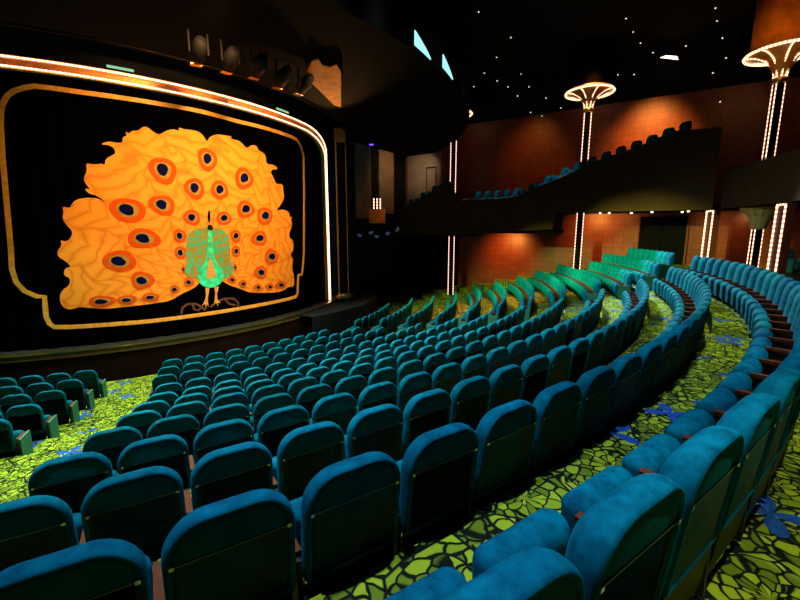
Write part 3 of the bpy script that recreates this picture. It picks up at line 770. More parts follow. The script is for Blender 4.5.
mb = MB(); mb.lathe([(0.62, -0.05), (0.62, 0.06), (0.55, 0.10), (0.5, 0.10), (0.46, 0.16), (0.3, 0.18)], 32); mb.build('plinth', M['brass'], pl, False)

# bulkhead over the stage front (ring with flat underside), ceiling
def ring(mb, fa, fb, t0, t1, n=70):
    v = []; f = []
    for i in range(n + 1):
        t = t0 + (t1 - t0) * i / n; v += [fa(t), fb(t)]
    for i in range(n): f.append((2 * i, 2 * i + 1, 2 * i + 3, 2 * i + 2))
    mb.add(v, f)
mb = MB()
ring(mb, lambda t: P3(SR - 0.1, t, 9.9, SC), lambda t: P3(11.15, t, 9.9, SC), -140, 40)
ring(mb, lambda t: P3(11.15, t, 9.9, SC), lambda t: P3(11.15, t, 9.34, SC), -140, 40)
ring(mb, lambda t: P3(11.15, t, 9.34, SC), lambda t: P3(11.35, t, 9.34, SC), -140, 40)
ring(mb, lambda t: P3(11.35, t, 9.34, SC), lambda t: P3(16.5, t, 9.5), -140, 40)
ring(mb, lambda t: P3(16.5, t, 9.5), lambda t: P3(16.5, t, 13.2), -140, 40)
o = mb.build('trim_1', M['dark']); tag(o, 'black curved bulkhead ring over the front of the stage', 'bulkhead', kind='structure')
mb = MB(); arcwall(mb, 11.365, 9.315, 11.345, 9.345, -110, 10); mb.v = [(x + SC.x, y + SC.y, z) for x, y, z in mb.v]
o = mb.build('trim_2', M['olive']); tag(o, 'thin olive trim along the lower edge of the stage bulkhead', 'trim', kind='structure')
mb = MB(); mb.add([(-30, -45, 13.2), (45, -45, 13.2), (45, 45, 13.2), (-30, 45, 13.2)], [(0, 3, 2, 1)])
o = mb.build('ceiling', M['black']); tag(o, 'black ceiling dotted with tiny star lights', 'ceiling', kind='structure')

# ------------------------------------------------------------------ walls
def vwall(name, a, b, z0, z1, mat, label, n=1):
    a = Vector(a); b = Vector(b); L = (b - a).length
    o = mesh_obj(name, [(a.x, a.y, z0), (b.x, b.y, z0), (b.x, b.y, z1), (a.x, a.y, z1)], [(0, 1, 2, 3)], mat, None, False, None, [(0, z0), (L, z0), (L, z1), (0, z1)])
    return tag(o, label, 'wall', kind='structure')
def wp(t, off=0.0): return W0 + WU * t + WN * off
def fp(t, off=0.0): return F0 + WU * t + WN * off
vwall('wall_right', wp(13.7), wp(-6.4), -0.2, 10.95, M['wall'], 'reddish brown wood panelled side wall right of the seats')
vwall('wall_right_upper', wp(13.7), wp(-6.4), 10.95, 13.2, M['black'], 'black upper strip of the side wall under the ceiling')
vwall('wall_stage', (10.05, 0.9), wp(13.7), -0.2, 13.2, M['black'], 'black wall between the stage and the side wall')
mb = MB(); arcwall(mb, 30.5, 2.8, 30.5, 6.0, -60, -1, 40)
o = mb.build('wall_back', M['wall']); tag(o, 'brown wood wall of the lobby behind the cross aisle', 'wall', kind='structure')
mb = MB(); arcwall(mb, 30.9, 6.0, 30.9, 13.2, -60, -1, 40)
o = mb.build('wall_back_upper', M['wall']); tag(o, 'dark brown wood wall at the rear of the balcony', 'wall', kind='structure')
vwall('wall_left', (-9.5, -6), (-16, -45), -0.2, 13.2, M['black'], 'black side wall left of the stage')

# double door in the right wall
dr = thing('door_1', 'dark double door with brass edges in the side wall under the balcony', 'door', (*wp(-1.5), 2.3), math.atan2(WU.y, WU.x)); dr['kind'] = 'structure'
mb = MB(); mb.box(-1.0, -0.01, 0.02, 0.06, 0, 2.9).box(0.01, 1.0, 0.02, 0.06, 0, 2.9); bevel(mb.build('door_leaf', M['dark'], dr), 0.01)
mb = MB(); mb.box(-1.08, -1.0, 0.0, 0.09, 0, 2.98).box(1.0, 1.08, 0.0, 0.09, 0, 2.98).box(-1.0, 1.0, 0.0, 0.09, 2.9, 2.98); mb.build('door_frame', M['wood'], dr)

# side balcony: parapet with sloping top, floor slab, treads
ptop = [(12.63, 5.59), (12.34, 5.70), (8.95, 7.23), (8.75, 7.15), (8.55, 5.98), (7.69, 6.16), (5.45, 6.2), (4.63, 6.41), (2.13, 7.41), (-0.8, 8.27), (-1.77, 8.66), (-3.13, 8.62)]
pbot = [(-3.13, 5.36), (3.15, 5.40), (3.22, 4.58), (8.36, 4.26), (12.63, 4.11)]
def prism_wall(name, prof, thick, mat, parent=None):
    n = len(prof); v = [(*fp(t, 0), z) for t, z in prof] + [(*fp(t, thick), z) for t, z in prof]
    tri = tessellate_polygon([[Vector((t, z, 0)) for t, z in prof]])
    f = [tuple(x) for x in tri] + [tuple(n + i for i in reversed(x)) for x in tri] + [(i, n + i, n + (i + 1) % n, (i + 1) % n) for i in range(n)]
    bm = bmesh.new(); vs = [bm.verts.new(p) for p in v]
    for q in f:
        try: bm.faces.new([vs[i] for i in q])
        except ValueError: pass
    bmesh.ops.recalc_face_normals(bm, faces=bm.faces[:])
    me = bpy.data.meshes.new(name); bm.to_mesh(me); bm.free(); me.materials.append(mat)
    return link(bpy.data.objects.new(name, me), parent)
bal = thing('side_balcony', 'long dark side balcony with stepped sloping parapet in front of the wood wall', 'balcony', (0, 0, 0)); bal['kind'] = 'structure'
prism_wall('parapet', ptop + pbot, 0.18, M['parapet'], bal)
mb = MB()
def slab4(t0, t1, z0, z1, o0=0.1, o1=3.0, zt0=None, zt1=None):
    a, b, c, d = fp(t0, o0), fp(t1, o0), fp(t1, o1), fp(t0, o1)
    zt0 = z1 if zt0 is None else zt0; zt1 = z1 if zt1 is None else zt1
    mb.add([(*a, z0), (*b, z0), (*c, z0), (*d, z0), (*a, zt0), (*b, zt1), (*c, zt1), (*d, zt0)], [(0, 3, 2, 1), (4, 5, 6, 7), (0, 1, 5, 4), (1, 2, 6, 5), (2, 3, 7, 6), (3, 0, 4, 7)])
slab4(12.6, 8.36, 4.2, 4.4); slab4(8.36, 3.2, 4.36, 4.6); slab4(3.2, -3.13, 5.41, 5.6)
for t, zt in [(11.8, 4.95), (11.0, 5.3), (10.2, 5.65), (9.4, 6.0)]: slab4(t + 0.4, t - 0.4, 4.4, zt - 0.1)
for t, zt in [(5.3, 5.2), (4.5, 5.3), (3.7, 5.62)]: slab4(t + 0.4, t - 0.4, 4.5, zt)
for t, zt in [(2.9, 5.95), (2.1, 6.3), (1.3, 6.55), (0.5, 6.8), (-0.3, 7.05), (-1.1, 7.35), (-1.9, 7.6)]: slab4(t + 0.4, t - 0.4, 5.5, zt)
mb.build('balcony_deck', M['dark'], bal)
mb = MB(); mb.tube([(*fp(t, 0.05), z + 0.02) for t, z in ptop[:3]], 0.018, 6); mb.tube([(*fp(t, 0.05), z + 0.02) for t, z in ptop[5:]], 0.018, 6); mb.build('cap_rail', M['chrome'], bal)

rb = thing('rear_balcony', 'dark curved rear balcony front at the upper right', 'balcony', (0, 0, 0)); rb['kind'] = 'structure'
mb = MB()
arcwall(mb, 27.1, 5.42, 27.1, 7.02, -70, -9.0, 50); arcwall(mb, 27.1, 7.02, 27.28, 7.02, -70, -9.0, 50); arcwall(mb, 27.28, 7.02, 27.28, 5.6, -70, -9, 50)
mb.build('parapet', M['parapet'], rb, False)
mb = MB(); arcwall(mb, 27.1, 5.42, 31.0, 5.42, -70, -2.0, 50); arcwall(mb, 27.2, 5.6, 31.0, 5.6, -70, -2.0, 50); mb.build('balcony_deck', M['dark'], rb)
mb = MB(); mb.tube([P3(27.15, -70 + i * 1.2, 7.05) for i in range(52)], 0.012, 6); mb.build('cap_rail', M['chrome'], rb)
mb = MB(); a, b = fp(-3.13, 0), fp(-3.13, 3.0)
mb.add([(*a, 5.36), (*b, 5.36), (*b, 8.62), (*a, 8.62)], [(0, 1, 2, 3)]); mb.build('end_wall', M['parapet'], bal)

# ------------------------------------------------------------------ glowing columns
def glow_column(x, y, z0, zc, ztop, label, r=0.19, ringr=1.2, drum_mat='dark', lower_cap=None, flip=0.0):
    ang = math.atan2(CAM.y - y, CAM.x - x) + flip
    t = thing('light_column', label, 'column', (x, y, z0), ang, 'columns with bulb strips')
    H = zc - z0
    mb = MB(); mb.lathe([(r + 0.05, 0), (r + 0.05, 0.12), (r, 0.16), (r, H)], 20); mb.build('shaft', M['dark'], t, True)
    for a in (60, -60, 120, -120):
        mb = MB(); mb.tube([(r * 1.06 * cos(R(a)), r * 1.06 * sin(R(a)), 0.2 + (H - 0.25) * i / 12) for i in range(13)], 0.02, 6); mb.build('light_strip', M['rope_col'], t, True)
    mb = MB(); mb.lathe([(r + 0.02, H - 0.02), (r + 0.10, H + 0.02), (r + 0.10, H + 0.16), (r + 0.03, H + 0.2)], 24); mb.build('collar', M['brass'], t, True)
    if ztop is None: return t
    D = ztop - z0
    for a in range(0, 360, 45):
        pts = []
        for i in range(10):
            s = i / 9; rr = r + 0.02 + (ringr - r - 0.1) * (1 - cos(s * PI / 2)); pts.append((rr * cos(R(a + 22)), rr * sin(R(a + 22)), H + 0.18 + (D - H - 0.2) * sin(s * PI / 2)))
        mb = MB(); mb.tube(pts, 0.03, 6); mb.build('flare_tube', M['ringlight'], t, True)
    mb = MB(); mb.lathe([(r - 0.03, H + 0.15), (r + 0.05, H + 0.35), (ringr * 0.4, D - 0.22), (ringr * 0.7, D - 0.05), (ringr - 0.03, D + 0.02), (ringr - 0.03, D + 0.12), (ringr * 0.85, D + 0.16)], 40); mb.build('bell_capital', M['gold'], t, True)
    mb = MB(); mb.tube([(ringr * cos(2 * PI * i / 48), ringr * sin(2 * PI * i / 48), D) for i in range(48)], 0.045, 6, False, True); mb.build('ring_light', M['ringlight'], t, True)
    mb = MB(); mb.lathe([(ringr * 0.86, D + 0.12), (ringr * 0.86, 13.2 - z0)], 40); mb.build('drum', M[drum_mat], t, True)
    return t
glow_column(16.3, 2.77, 0.3, 10.1, 11.05, 'slim column with bulb strips left of the brown wall, nearest the stage', 0.165, 1.0)
glow_column(22.4, -0.73, 2.2, 10.2, 11.1, 'tall column with bulb strips rising through the middle of the side balcony', 0.165, 1.08)
glow_column(27.55, -5.3, 2.815, 10.0, 11.05, 'column with flared ring light at the upper right corner', 0.165, 1.15, 'orange', None, R(35))  # orange drum colour stands in for the ring light's warm glow
# small plaster capital where the right column meets the soffit of the rear balcony
pc3 = thing('column_capital', 'cream flared capital under the rear balcony around the right column', 'capital', (27.55, -5.3, 4.55))
mb = MB(); mb.lathe([(0.22, 0.0), (0.26, 0.05), (0.30, 0.25), (0.42, 0.55), (0.62, 0.78), (0.66, 0.86)], 28); mb.build('bell', M['cream'], pc3, False)
mb = MB()
for a in range(0, 360, 30): mb.tube([((0.24 + 0.42 * s * s) * cos(R(a)), (0.24 + 0.42 * s * s) * sin(R(a)), 0.02 + 0.82 * s) for s in (0, .25, .5, .75, 1)], 0.02, 5)
mb.build('rib', M['brass'], pc3)

# pairs of light strips framing the lobby opening
def light_frame(a, b, z0, z1, label):
    t = thing('light_frame', label, 'light frame', (0, 0, z0), 0, 'lobby light frames')
    a = Vector(a); b = Vector(b); H = z1 - z0
    d = (b - a).normalized(); nn = Vector((d.y, -d.x))
    if nn.dot(Vector((CAM.x, CAM.y)) - a) < 0: nn = -nn
    mb = MB(); q = [a + d * 0.03 - nn * 0.02, b - d * 0.03 - nn * 0.02, b - d * 0.03 - nn * 0.3, a + d * 0.03 - nn * 0.3]
    mb.add([(p.x, p.y, z) for z in (0, H) for p in q], [(0, 1, 5, 4), (1, 2, 6, 5), (2, 3, 7, 6), (3, 0, 4, 7), (4, 5, 6, 7)])
    mb.build('post', M['wall'], t)
    for p in (a, b):
        mb = MB(); mb.tube([(p.x, p.y, 0.02 + (H - 0.06) * i / 10) for i in range(11)], 0.03, 6); mb.build('light_strip', M['rope_col'], t, True)
    mb = MB(); mb.tube([(a.x, a.y, H - 0.05), (b.x, b.y, H - 0.05)], 0.03, 6); mb.build('top_light', M['rope_col'], t, True)
light_frame((26.91, -3.30), (26.78, -3.85), 2.82, 5.40, 'two joined bulb strips left of the lobby opening')
light_frame((25.98, -7.72), (25.84, -8.18), 2.82, 5.40, 'two bulb strips at the right end of the lobby opening')
# lobby furniture seen through the opening
po_ = thing('poster', 'small tan poster on the lobby wall left of the opening', 'poster', (*P2(30.42, 1.2 - 2.2), 4.45))
q0, q1 = P2(30.46, -2.3) - P2(30.42, -1.0), P2(30.46, -0.2) - P2(30.42, -1.0)
mb = MB(); mb.add([(q0.x, q0.y, 0), (q1.x, q1.y, 0), (q1.x, q1.y, 0.75), (q0.x, q0.y, 0.75)], [(0, 1, 2, 3)]); o = mb.build('sheet', M['poster'], po_)
sd = o.modifiers.new('t', 'SOLIDIFY'); sd.thickness = 0.03
mb = MB(); mb.tube([P3(30.3, -0.5 - i * 1.1, 3.5) for i in range(6)], 0.03, 8)
hr = thing('handrail', 'brass handrail along the lobby wall', 'handrail', (0, 0, 0))
mb.build('rail', M['brass'], hr, True)
for i in (1, 4):
    mb = MB(); mb.tube([P3(30.3, -0.5 - i * 1.1, 3.5), P3(30.42, -0.5 - i * 1.1, 3.42), P3(30.5, -0.5 - i * 1.1, 3.42)], 0.022, 6); mb.build('bracket', M['brass'], hr, True)
lc = thing('lounge_chair', 'green lounge chair behind the back row at the right edge', 'armchair', (28.35, -6.25, 2.815), R(-175))
mb = MB(); mb.box(-0.35, 0.35, -0.32, 0.35, 0.22, 0.48); bevel(mb.build('seat', M['side'], lc), 0.05, 3)
mb = MB(); mb.box(-0.35, 0.35, -0.15, 0.0, 0.0, 0.55, Matrix.Translation((0, -0.25, 0.45)) @ Matrix.Rotation(R(14), 4, 'X')); bevel(mb.build('backrest', M['side'], lc), 0.05, 3)
for sx in (-1, 1):
    mb = MB(); mb.box(sx * 0.42 - 0.07, sx * 0.42 + 0.07, -0.3, 0.33, 0.1, 0.62); bevel(mb.build('arm', M['side'], lc), 0.04, 3)
for sx in (-1, 1):
    for sy in (-0.24, 0.28):
        mb = MB(); mb.tube([(sx * 0.33, sy, 0), (sx * 0.31, sy, 0.24)], 0.025, 8); mb.build('leg', M['wood'], lc)

# ------------------------------------------------------------------ balcony seats
BS = []
for t, zt in [(11.8, 4.95), (11.0, 5.3), (10.2, 5.65), (9.4, 6.0)]: BS += [(t, zt - 0.1, 0.6), (t, zt - 0.1, 1.35)]
for t in (7.4, 6.85, 6.3, 5.75): BS.append((t, 5.42, 0.5))
for t, zt in [(5.3, 5.2), (4.5, 5.3), (3.7, 5.62)]: BS += [(t, zt + 0.1, 0.65), (t, zt + 0.1, 1.5)]
UP = [2.9 - 0.6 * i for i in range(9)]
for t in UP: BS.append((t, 0, 0.6))
rot = math.atan2(WU.y, WU.x) - PI / 2 + 0.9
def ptop_at(t):
    for (a, za), (b, zb) in zip(ptop, ptop[1:]):
        if b <= t <= a: return za + (zb - za) * (a - t) / (a - b)
    return ptop[0][1]
mb = MB()
for i, (t, z, off) in enumerate(BS):
    p = fp(t, off)
    if t > 9: w = 'stage end of the side balcony, %s step, %s' % (ORD[[11.8, 11.0, 10.2, 9.4].index(t)], 'by the parapet' if off < 1 else 'by the wall')
    elif 5.5 < t: w = 'low middle dip of the side balcony, %s from the left' % ORD[int(round((7.4 - t) / 0.55))]
    elif t > 3.5: w = 'side balcony left of the middle column, %s step, %s' % (ORD[[5.3, 4.5, 3.7].index(t)], 'by the parapet' if off < 1 else 'by the wall')
    else: w = 'upper slope of the side balcony, %s seat up' % ORD[UP.index(t)]
    z = ptop_at(t) - (0.42 if off < 1 else 0.30)
    slab4(t + 0.3, t - 0.3, z - 0.12, z - 0.005, off - 0.35 if off < 1 else off - 0.3, off + 0.45)
    o = place_seat('balcony_chair', 'teal seat at the ' + w, 'seats on the side balcony', (p.x, p.y, z), rot)
    o['category'] = 'balcony seat'
mb.build('balcony_step', M['dark'], bal)

# handrails on the balcony
for lab, t0, t1, z, off in (('chrome handrail on the upper slope of the side balcony', 1.5, 0.6, 7.75, 1.0), ('chrome handrail at the top end of the side balcony', -1.9, -2.9, 8.6, 0.8), ('chrome handrail by the wall at the stage end of the side balcony', 12.2, 9.9, 6.9, 2.6), ('chrome handrail in the dip of the side balcony', 8.4, 7.9, 6.25, 0.6)):
    h = thing('balcony_handrail', lab, 'handrail', (*fp(t0, off), z - 0.9), 0, 'balcony handrails')
    d = WU * (t1 - t0)
    mb = MB(); mb.tube([(0, 0, 0.9), (d.x * .5, d.y * .5, 0.93), (d.x, d.y, 0.96)], 0.02, 6); mb.build('rail', M['chrome'], h, True)
    for s in (0, 1):
        mb = MB(); mb.tube([(d.x * s, d.y * s, -0.1), (d.x * s, d.y * s, 0.92)], 0.016, 6); mb.build('post', M['chrome'], h, True)

# ------------------------------------------------------------------ far corner between stage and side wall
A0 = Vector((10.05, 0.9)); A1 = wp(13.7); AD = (A1 - A0).normalized(); AN = Vector((AD.y, -AD.x))
if AN.dot(Vector((CAM.x, CAM.y)) - A0) < 0: AN = -AN
for i, (s0, s1, z0, z1, lab) in enumerate(((1.15, 2.75, 5.2, 12.1, 'narrow dark panel right of the stage beside the violet lamp'), (3.6, 5.4, 5.6, 12.2, 'middle grey brown panel of the far corner wall'))):
    t = thing('wall_panel', lab, 'wall panel', (0, 0, 0), 0, 'tall panels in the far corner')
    p, q = A0 + AD * s0 + AN * 0.06, A0 + AD * s1 + AN * 0.06
    mb = MB(); mb.add([(p.x, p.y, z0), (q.x, q.y, z0), (q.x, q.y, z1), (p.x, p.y, z1)], [(0, 1, 2, 3)]); o = mb.build('panel', M['greypanel'], t)
    sd = o.modifiers.new('t', 'SOLIDIFY'); sd.thickness = 0.08
# wide lit panel on the side wall next to the corner
t = thing('wall_panel', 'wide pale grey panel with a small door near the first column', 'wall panel', (0, 0, 0), 0, 'tall panels in the far corner')
p, q = wp(13.5, -0.06), wp(10.95, -0.06)
mb = MB(); mb.add([(p.x, p.y, 6.0), (q.x, q.y, 6.0), (q.x, q.y, 11.0), (p.x, p.y, 11.0)], [(0, 1, 2, 3)]); o = mb.build('panel', M['greypanel'], t)
sd = o.modifiers.new('t', 'SOLIDIFY'); sd.thickness = 0.08
mb = MB()
for a, b_, z0, z1 in ((12.0, 11.95, 6.0, 8.6), (11.3, 11.25, 6.0, 8.6), (12.0, 11.25, 8.55, 8.62)):
    p, q = wp(a, -0.13), wp(b_, -0.13); mb.add([(p.x, p.y, z0), (q.x, q.y, z0), (q.x, q.y, z1), (p.x, p.y, z1)], [(0, 1, 2, 3)])
mb.build('door_outline', M['dark'], t)
# black drape below the balcony in the corner
mb = MB(); n = 200; v = []; f = []
pa, pb = wp(13.4, -0.5), wp(9.6, -0.3)
for i in range(n + 1):
    p = pa.lerp(pb, i / n) - WN * 0.06 * sin(i * 0.55); v += [(p.x, p.y, 0.0), (p.x, p.y, 4.2)]
for i in range(n): f.append((2 * i, 2 * i + 2, 2 * i + 3, 2 * i + 1))
mb.add(v, f); o = mb.build('drape', M['curtain'], None, True); tag(o, 'black drape hanging under the stage end of the side balcony', 'drape')
# violet lamp
vp = A0 + AD * 2.15 + AN * 0.5
t = thing('violet_lamp', 'small violet spotlight on the dark wall right of the stage', 'lamp', (vp.x, vp.y, 9.45))
mb = MB(); mb.lathe([(0.0, -0.14), (0.12, -0.12), (0.16, 0.0), (0.14, 0.12), (0.0, 0.16)], 16); o = mb.build('bulb', M['violet_lamp'], t, True)
mb = MB(); mb.tube([(0, 0, 0.1), (0, 0, 0.8)], 0.02, 6); mb.build('hanger', M['steel'], t)
# cluster of stage lights with an orange box
cl = thing('stage_light_cluster', 'orange lit box with three tube lamps and dark spotlights below, right of the stage', 'stage lights', (11.9, 1.7, 4.2), math.atan2(CAM.y - 1.7, CAM.x - 11.9))
mb = MB(); mb.box(-0.3, 0.3, -0.45, 0.45, 0.72, 1.5); bevel(mb.build('box', M['orange'], cl), 0.02)
for y in (-0.18, 0.0, 0.18):
    mb = MB(); mb.tube([(0.1, y, 1.52), (0.1, y, 2.1)], 0.03, 8); mb.build('tube_lamp', M['rope_col'], cl, True)
mb = MB(); mb.tube([(0, -1.0, 0.68), (0, 1.0, 0.68)], 0.04, 8); mb.tube([(0, 0, 0.68), (0, 0, 0.75)], 0.05, 8); mb.build('truss_bar', M['steel'], cl)
for i, y in enumerate((-0.9, -0.45, 0.0, 0.45, 0.9)):
    sk = (-0.1, 0.08, -0.04, 0.12, 0.2)[i]; zz = (0.0, 0.14, -0.06, 0.1, 0.3)[i]
    mb = MB(); mb.tube([(0.02, y, 0.6), (0.08, y + sk * 0.5, 0.3 + zz * 0.5), (0.2 + sk, y + sk, 0.1 + zz)], [0.09, 0.13, 0.16], 12); lo = mb.build('spotlight', M['steel'], cl, True)
    mb = MB(); mb.lathe([(0, 0), (0.14, 0.0)], 12); mb.v = [(0.212 + sk, y + sk + a, 0.085 + zz + b) for a, b, c in mb.v]; mb.build('lens', M['lens'], lo)
mb = MB(); mb.tube([(-0.2, 0, 0.7), (-1.2, 0.0, 0.7)], 0.05, 6); mb.build('wall_arm', M['steel'], cl)

# ------------------------------------------------------------------ lights hanging from the bulkhead
for i, (rr, th) in enumerate(((13.36, -52.63), (13.31, -49.25), (13.43, -46.1), (13.14, -42.25), (13.15, -38.87))):
    p = P2(rr, th)
    t = thing('stage_spotlight', 'dark stage spotlight under the bulkhead, %s from the left' % ORD[i], 'spotlight', (p.x, p.y, 9.46), R(th), 'spotlights over the stage')
    mb = MB(); mb.box(-0.03, 0.03, -0.24, -0.20, -0.55, 0.0).box(-0.03, 0.03, 0.20, 0.24, -0.55, 0.0).box(-0.05, 0.05, -0.24, 0.24, -0.05, 0.0); mb.build('yoke', M['steel'], t)
    mb = MB(); mb.tube([(0.32, 0, -0.34), (0.1, 0, -0.42), (-0.22, 0, -0.56)], [0.12, 0.18, 0.19], 14); mb.build('lamp_body', M['steel'], t, True)
    mb = MB(); mb.tube([(-0.23, 0, -0.564), (-0.24, 0, -0.568)], 0.15, 14); mb.build('lens', M['lens'], t)
    mb = MB(); mb.box(-0.42, -0.24, -0.16, 0.12, -0.74, -0.728); mb.build('barn_door', M['brass'], t)
# two lit openings in the lower edge of the bulkhead, drawn as glowing faces
for i, (t0, t1, lab) in enumerate(((-34.6, -31.4, 'larger teal lit opening in the edge of the ceiling bulkhead'), (-28.3, -25.0, 'smaller teal lit opening in the ceiling bulkhead nearer the wall'))):
    n = 8; mb = MB(); v = []
    for j in range(n + 1):
        s = j / n; th = t0 + (t1 - t0) * s
        hh = 0.36 * (1 - s) ** 0.8 + 0.02; zb = 9.62 - 0.08 * s
        v += [P3(16.52, th, zb), P3(16.52, th, zb + hh)]
    mb.add(v, [(2 * j, 2 * j + 2, 2 * j + 3, 2 * j + 1) for j in range(n)])
    o = mb.build('bulkhead_glow', M['teal_glow']); tag(o, lab, 'lamp', 'teal lit openings in the bulkhead')
    sd = o.modifiers.new('t', 'SOLIDIFY'); sd.thickness = 0.03; sd.offset = 1
# orange light on the underside of the bulkhead, put in as a coloured cut-out
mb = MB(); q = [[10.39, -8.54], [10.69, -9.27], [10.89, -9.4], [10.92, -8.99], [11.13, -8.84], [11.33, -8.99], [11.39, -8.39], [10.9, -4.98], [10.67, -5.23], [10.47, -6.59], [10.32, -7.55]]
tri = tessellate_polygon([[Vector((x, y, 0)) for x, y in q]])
mb.add([(x, y, 9.28) for x, y in q], tri); o = mb.build('soffit_light_patch', M['orange'])
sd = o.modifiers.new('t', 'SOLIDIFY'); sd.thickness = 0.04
tag(o, 'jagged orange patch of light under the bulkhead above the right corner of the stage frame', 'panel')

# star lights
for i, p in enumerate([[6.37,-11.8,9.49],[7.63,-11.76,9.49],[6.15,-10.54,9.49],[7.46,-10.54,9.49],[14.26,-3.88,13.19],[16.37,-3.75,13.19],[14.05,-1.84,13.19],[16.18,-1.64,13.19],[15.98,0.5,13.19],[18.11,0.57,13.19],[17.91,2.63,13.19],[17.65,4.42,13.07],[20.0,2.77,13.19],[20.46,2.68,12.48],[18.87,3.66,13.13],[18.26,-1.57,13.19],[19.93,3.01,12.11],[19.44,3.31,12.69],[21.28,2.17,11.74],[20.6,2.59,11.11],[21.14,2.25,10.83],[22.59,-3.24,13.19],[23.54,-2.09,13.19],[24.5,-1.02,13.19],[25.47,-0.43,13.01],[24.85,-0.05,12.16],[24.24,0.33,12.28],[27.56,-1.73,11.63],[27.91,-1.95,12.18],[27.73,-1.83,13.05],[26.53,-3.04,13.19],[25.69,-4.04,13.19],[26.58,-1.12,13.02],[27.9,-1.94,10.33],[21.98,1.73,11.1],[10.95,-7.72,9.49],[11.15,-6.44,9.49],[11.43,-5.81,9.49],[11.83,-4.38,9.49],[12.77,-6.13,9.49],[13.28,-4.63,9.49]]):
    mb = MB(); mb.lathe([(0, -0.03), (0.022, -0.02), (0.03, 0.0), (0.022, 0.02), (0, 0.03)], 8); o = mb.build('star_light', M['dot'], None, True); o.location = p
    tag(o, 'tiny warm star light in the black ceiling', 'star light', 'star lights in the ceiling')
for i, (t, off) in enumerate(((1.25, 1.4), (0.85, 1.6), (-0.1, 2.0), (-0.98, 1.4), (-2.2, 2.1), (-2.4, 1.4))):
    p = fp(t, off); mb = MB(); mb.lathe([(0.0, -0.05), (0.04, -0.045), (0.055, 0.0), (0.055, 0.02)], 12); o = mb.build('downlight', M['dotw'], None, True); o.location = (p.x, p.y, 5.38)
    tag(o, 'small round downlight under the side balcony', 'downlight', 'downlights under the side balcony')
p = P2(24.5, 2.2)
mb = MB(); mb.add([(-0.5, -0.12, 0), (0.45, 0.1, 0), (0.45, 0.22, 0.18), (-0.2, -0.02, 0.12)], [(0, 1, 2, 3)]); o = mb.build('lit_panel', M['dotw']); o.location = (25.6, -1.6, 12.3)  # small lit panel, its light given as emission
sd = o.modifiers.new('t', 'SOLIDIFY'); sd.thickness = 0.03
tag(o, 'small bright angular lit panel high above the side balcony', 'lamp')

# ------------------------------------------------------------------ light
def spot(loc, target, energy, color, size=60, blend=0.6, radius=0.25):
    l = bpy.data.lights.new('spot', 'SPOT'); l.energy = energy; l.color = color; l.spot_size = R(size); l.spot_blend = blend; l.shadow_soft_size = radius
    o = bpy.data.objects.new('spot_lamp', l); COL.objects.link(o); o.location = loc
    d = Vector(target) - Vector(loc); o.rotation_euler = d.to_track_quat('-Z', 'Y').to_euler(); return o
def area(loc, target, energy, color, sx=1.0, sy=1.0):
    l = bpy.data.lights.new('area', 'AREA'); l.energy = energy; l.color = color; l.shape = 'RECTANGLE'; l.size = sx; l.size_y = sy
    o = bpy.data.objects.new('area_lamp', l); COL.objects.link(o); o.location = loc
    d = Vector(target) - Vector(loc); o.rotation_euler = d.to_track_quat('-Z', 'Y').to_euler(); return o

# house lights hung from the bulkhead and the ceiling, in front of and above the seats
GRN = (0.6, 1.0, 0.75); BLU = (0.5, 0.7, 1.0); WHT = (0.8, 1.0, 0.85)
for th, e, c in ((-84, 1000, GRN), (-68, 1450, GRN), (-54, 2000, WHT), (-41, 2000, WHT), (-28, 1500, WHT), (-14, 300, WHT)):
    spot(P3(12.4, th, 9.15), P3(15.0, th, 0.5), e * 1.9, c, 78, 0.5, 0.1)
for th, e, c in ((-70, 1600, GRN), (-60, 2600, WHT), (-50, 2600, WHT), (-40, 2600, WHT), (-30, 1600, WHT), (-19, 600, WHT)):
    spot(P3(17.0, th, 13.0), P3(19.6, th, 1.5), e * 1.9, c, 46, 0.5, 0.12)
# over the back rows and the cross aisle
for th, e in ((-60, 2900), (-52, 2100), (-44, 1300), (-35, 500), (-26, 300)):
    spot(P3(22.8, th, 13.0), P3(24.3, th, 2.5), e * 1.2, BLU, 40, 0.5, 0.12)
for th, e in ((-54, 2600), (-48, 2600), (-42, 2400), (-34, 1500)):
    spot(P3(26.0, th, 13.0), P3(26.4, th, 2.8), e, (0.9, 1.0, 0.7), 26, 0.6, 0.12)
# side light from the stage left
spot(P3(15.5, -92, 9.0), (19.8, -9.5, 2.2), 4500, (0.6, 0.95, 1.0), 34, 0.6, 0.15)
spot(P3(15.5, -88, 9.0), (15.0, -12.5, 1.5), 2500, (0.7, 1.0, 1.0), 60, 0.6, 0.15)
# unseen narrow spots added to brighten the carpet between the back rows
for r_, th, e in ((24.05, -42, 1100), (24.0, -36, 1500), (23.8, -30, 1500), (23.6, -24, 1200), (22.85, -29, 1100), (22.7, -23, 900), (21.6, -27, 900), (20.5, -28, 700)):
    spot(P3(r_ - 0.3, th, 13.0), P3(r_, th, 2.5), e * 2.2, (0.9, 1.0, 0.45), 15, 0.8, 0.1)
# unseen spot added to rake along the back rows from the side balcony front
p = fp(2.4, -0.5)
spot((p.x, p.y, 8.8), (22.6, -12.5, 2.8), 10000, (0.6, 0.92, 1.0), 52, 0.5, 0.1)
# left aisle
spot(P3(15.2, -66, 9.1), P3(15.0, -63.5, 0.2), 120, (1.0, 1.0, 0.6), 75, 0.8, 0.3)
# yellow-green spots from the stage side on the far ends of the right block
GY = (0.75, 1.0, 0.22)
for q, e, sz in (((23.2, -4.0, 3.2), 42000, 20), ((19.5, -2.4, 2.4), 24000, 20), ((15.5, -1.6, 1.4), 12000, 24)):
    spot(P3(14.5, -62, 9.1), q, e, GY, sz, 0.7, 0.1)
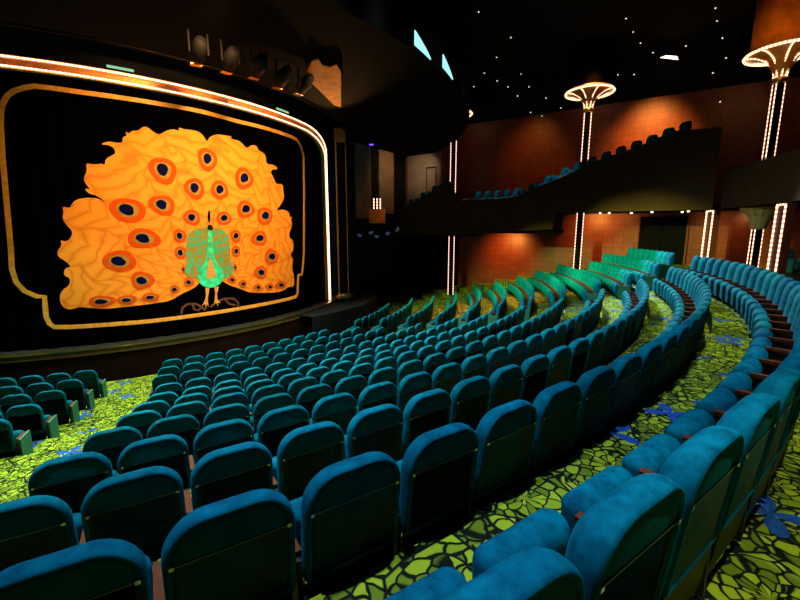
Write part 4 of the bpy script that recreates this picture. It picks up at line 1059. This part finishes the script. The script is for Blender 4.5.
# warm downlights over the ends of those rows
for r_, th, e in ((13.6, -9, 2400), (15.6, -8, 3200), (17.7, -7, 4200), (20.0, -8, 3600)):
    spot(P3(r_, th, 9.2), P3(r_, th - 1, 0.5), e, (1.0, 0.42, 0.07), 38, 0.8, 0.1)
# wall washers
for t, z, e in ((6.3, 4.1, 800), (1.6, 5.3, 560), (0.2, 5.3, 120), (-3.6, 5.2, 90)):
    p = fp(t, 0.9); q = wp(t, 0)
    spot((p.x, p.y, z), (q.x, q.y, z - 1.1), e, (1.0, 0.36, 0.06), 100, 0.9, 0.1)
for t, z, e in ((5.2, 11.6, 450), (-0.6, 11.6, 3800), (1.8, 11.6, 1000)):
    p = wp(t, -3.4); q = wp(t, 0)
    spot((p.x, p.y, z), (q.x, q.y, 8.6), e, (1.0, 0.36, 0.06), 60, 1.0, 0.4)
# lobby
spot((28.8, -3.5, 5.3), (29.5, -2.5, 3.5), 50, (1.0, 0.5, 0.2), 140, 0.8, 0.1)
# stage: orange from above, yellow-white from the house
spot(P3(15.8, -52, 9.3), P3(RC, -48, 6.5, SC), 2700, (1.0, 0.52, 0.16), 75, 0.7, 0.2)
spot(P3(15.8, -34, 9.3), P3(RC, -36, 5.5, SC), 2300, (1.0, 0.55, 0.2), 75, 0.7, 0.2)
spot(P3(22.0, -46, 11.5), P3(RC, -44, 3.2, SC), 2600, (1.0, 0.92, 0.6), 42, 0.7, 0.2)
# far corner panels
p = wp(11.3, -2.4); spot((p.x, p.y, 9.1), (*wp(12.4), 8.3), 260, (1.0, 0.8, 0.55), 70, 0.9, 0.2)
# ring light glow on the drum at the upper right, orange light patch above the frame
spot((25.4, -7.5, 10.6), (27.5, -5.3, 12.4), 90, (1.0, 0.45, 0.12), 120, 0.8, 0.1)
spot((10.3, -3.2, 7.9), (10.8, -6.6, 9.4), 500, (1.0, 0.5, 0.15), 60, 0.8, 0.05)
spot((12.6, 0.6, 6.4), (11.9, 1.7, 5.2), 18, (1.0, 0.55, 0.2), 60, 0.8, 0.05)

# stage end panels from the left, balcony seats
q = A0 + AD * 4.6; p = q + AN * 2.5
spot((p.x, p.y, 9.2), (q.x, q.y, 8.0), 220, (1.0, 0.6, 0.3), 90, 0.9, 0.1)
for t in (6.4, 3.0):
    p = fp(t + 1.5, 0.2); q = fp(t, 0.8)
    spot((p.x, p.y, 10.5), (q.x, q.y, 6.4), 420, (0.6, 0.95, 1.0), 40, 0.6, 0.1)


w = bpy.data.worlds.new('World'); scene.world = w; w.use_nodes = True
w.node_tree.nodes['Background'].inputs['Color'].default_value = (0.5, 0.7, 1.0, 1)
w.node_tree.nodes['Background'].inputs['Strength'].default_value = 0.0025

# ------------------------------------------------------------------ camera
cd = bpy.data.cameras.new('camera'); cam = bpy.data.objects.new('camera', cd); COL.objects.link(cam)
cd.sensor_width = 36; cd.lens = 403.347 / 800 * 36; cd.clip_start = 0.05; cd.clip_end = 200
cam.location = CAM; cam.rotation_euler = (R(90 - 9.6946), 0, 0)
scene.camera = cam
vs = scene.view_settings
vs.view_transform = 'Standard'; vs.look = 'None'; vs.exposure = 0.0; vs.gamma = 1.0; vs.use_curve_mapping = False
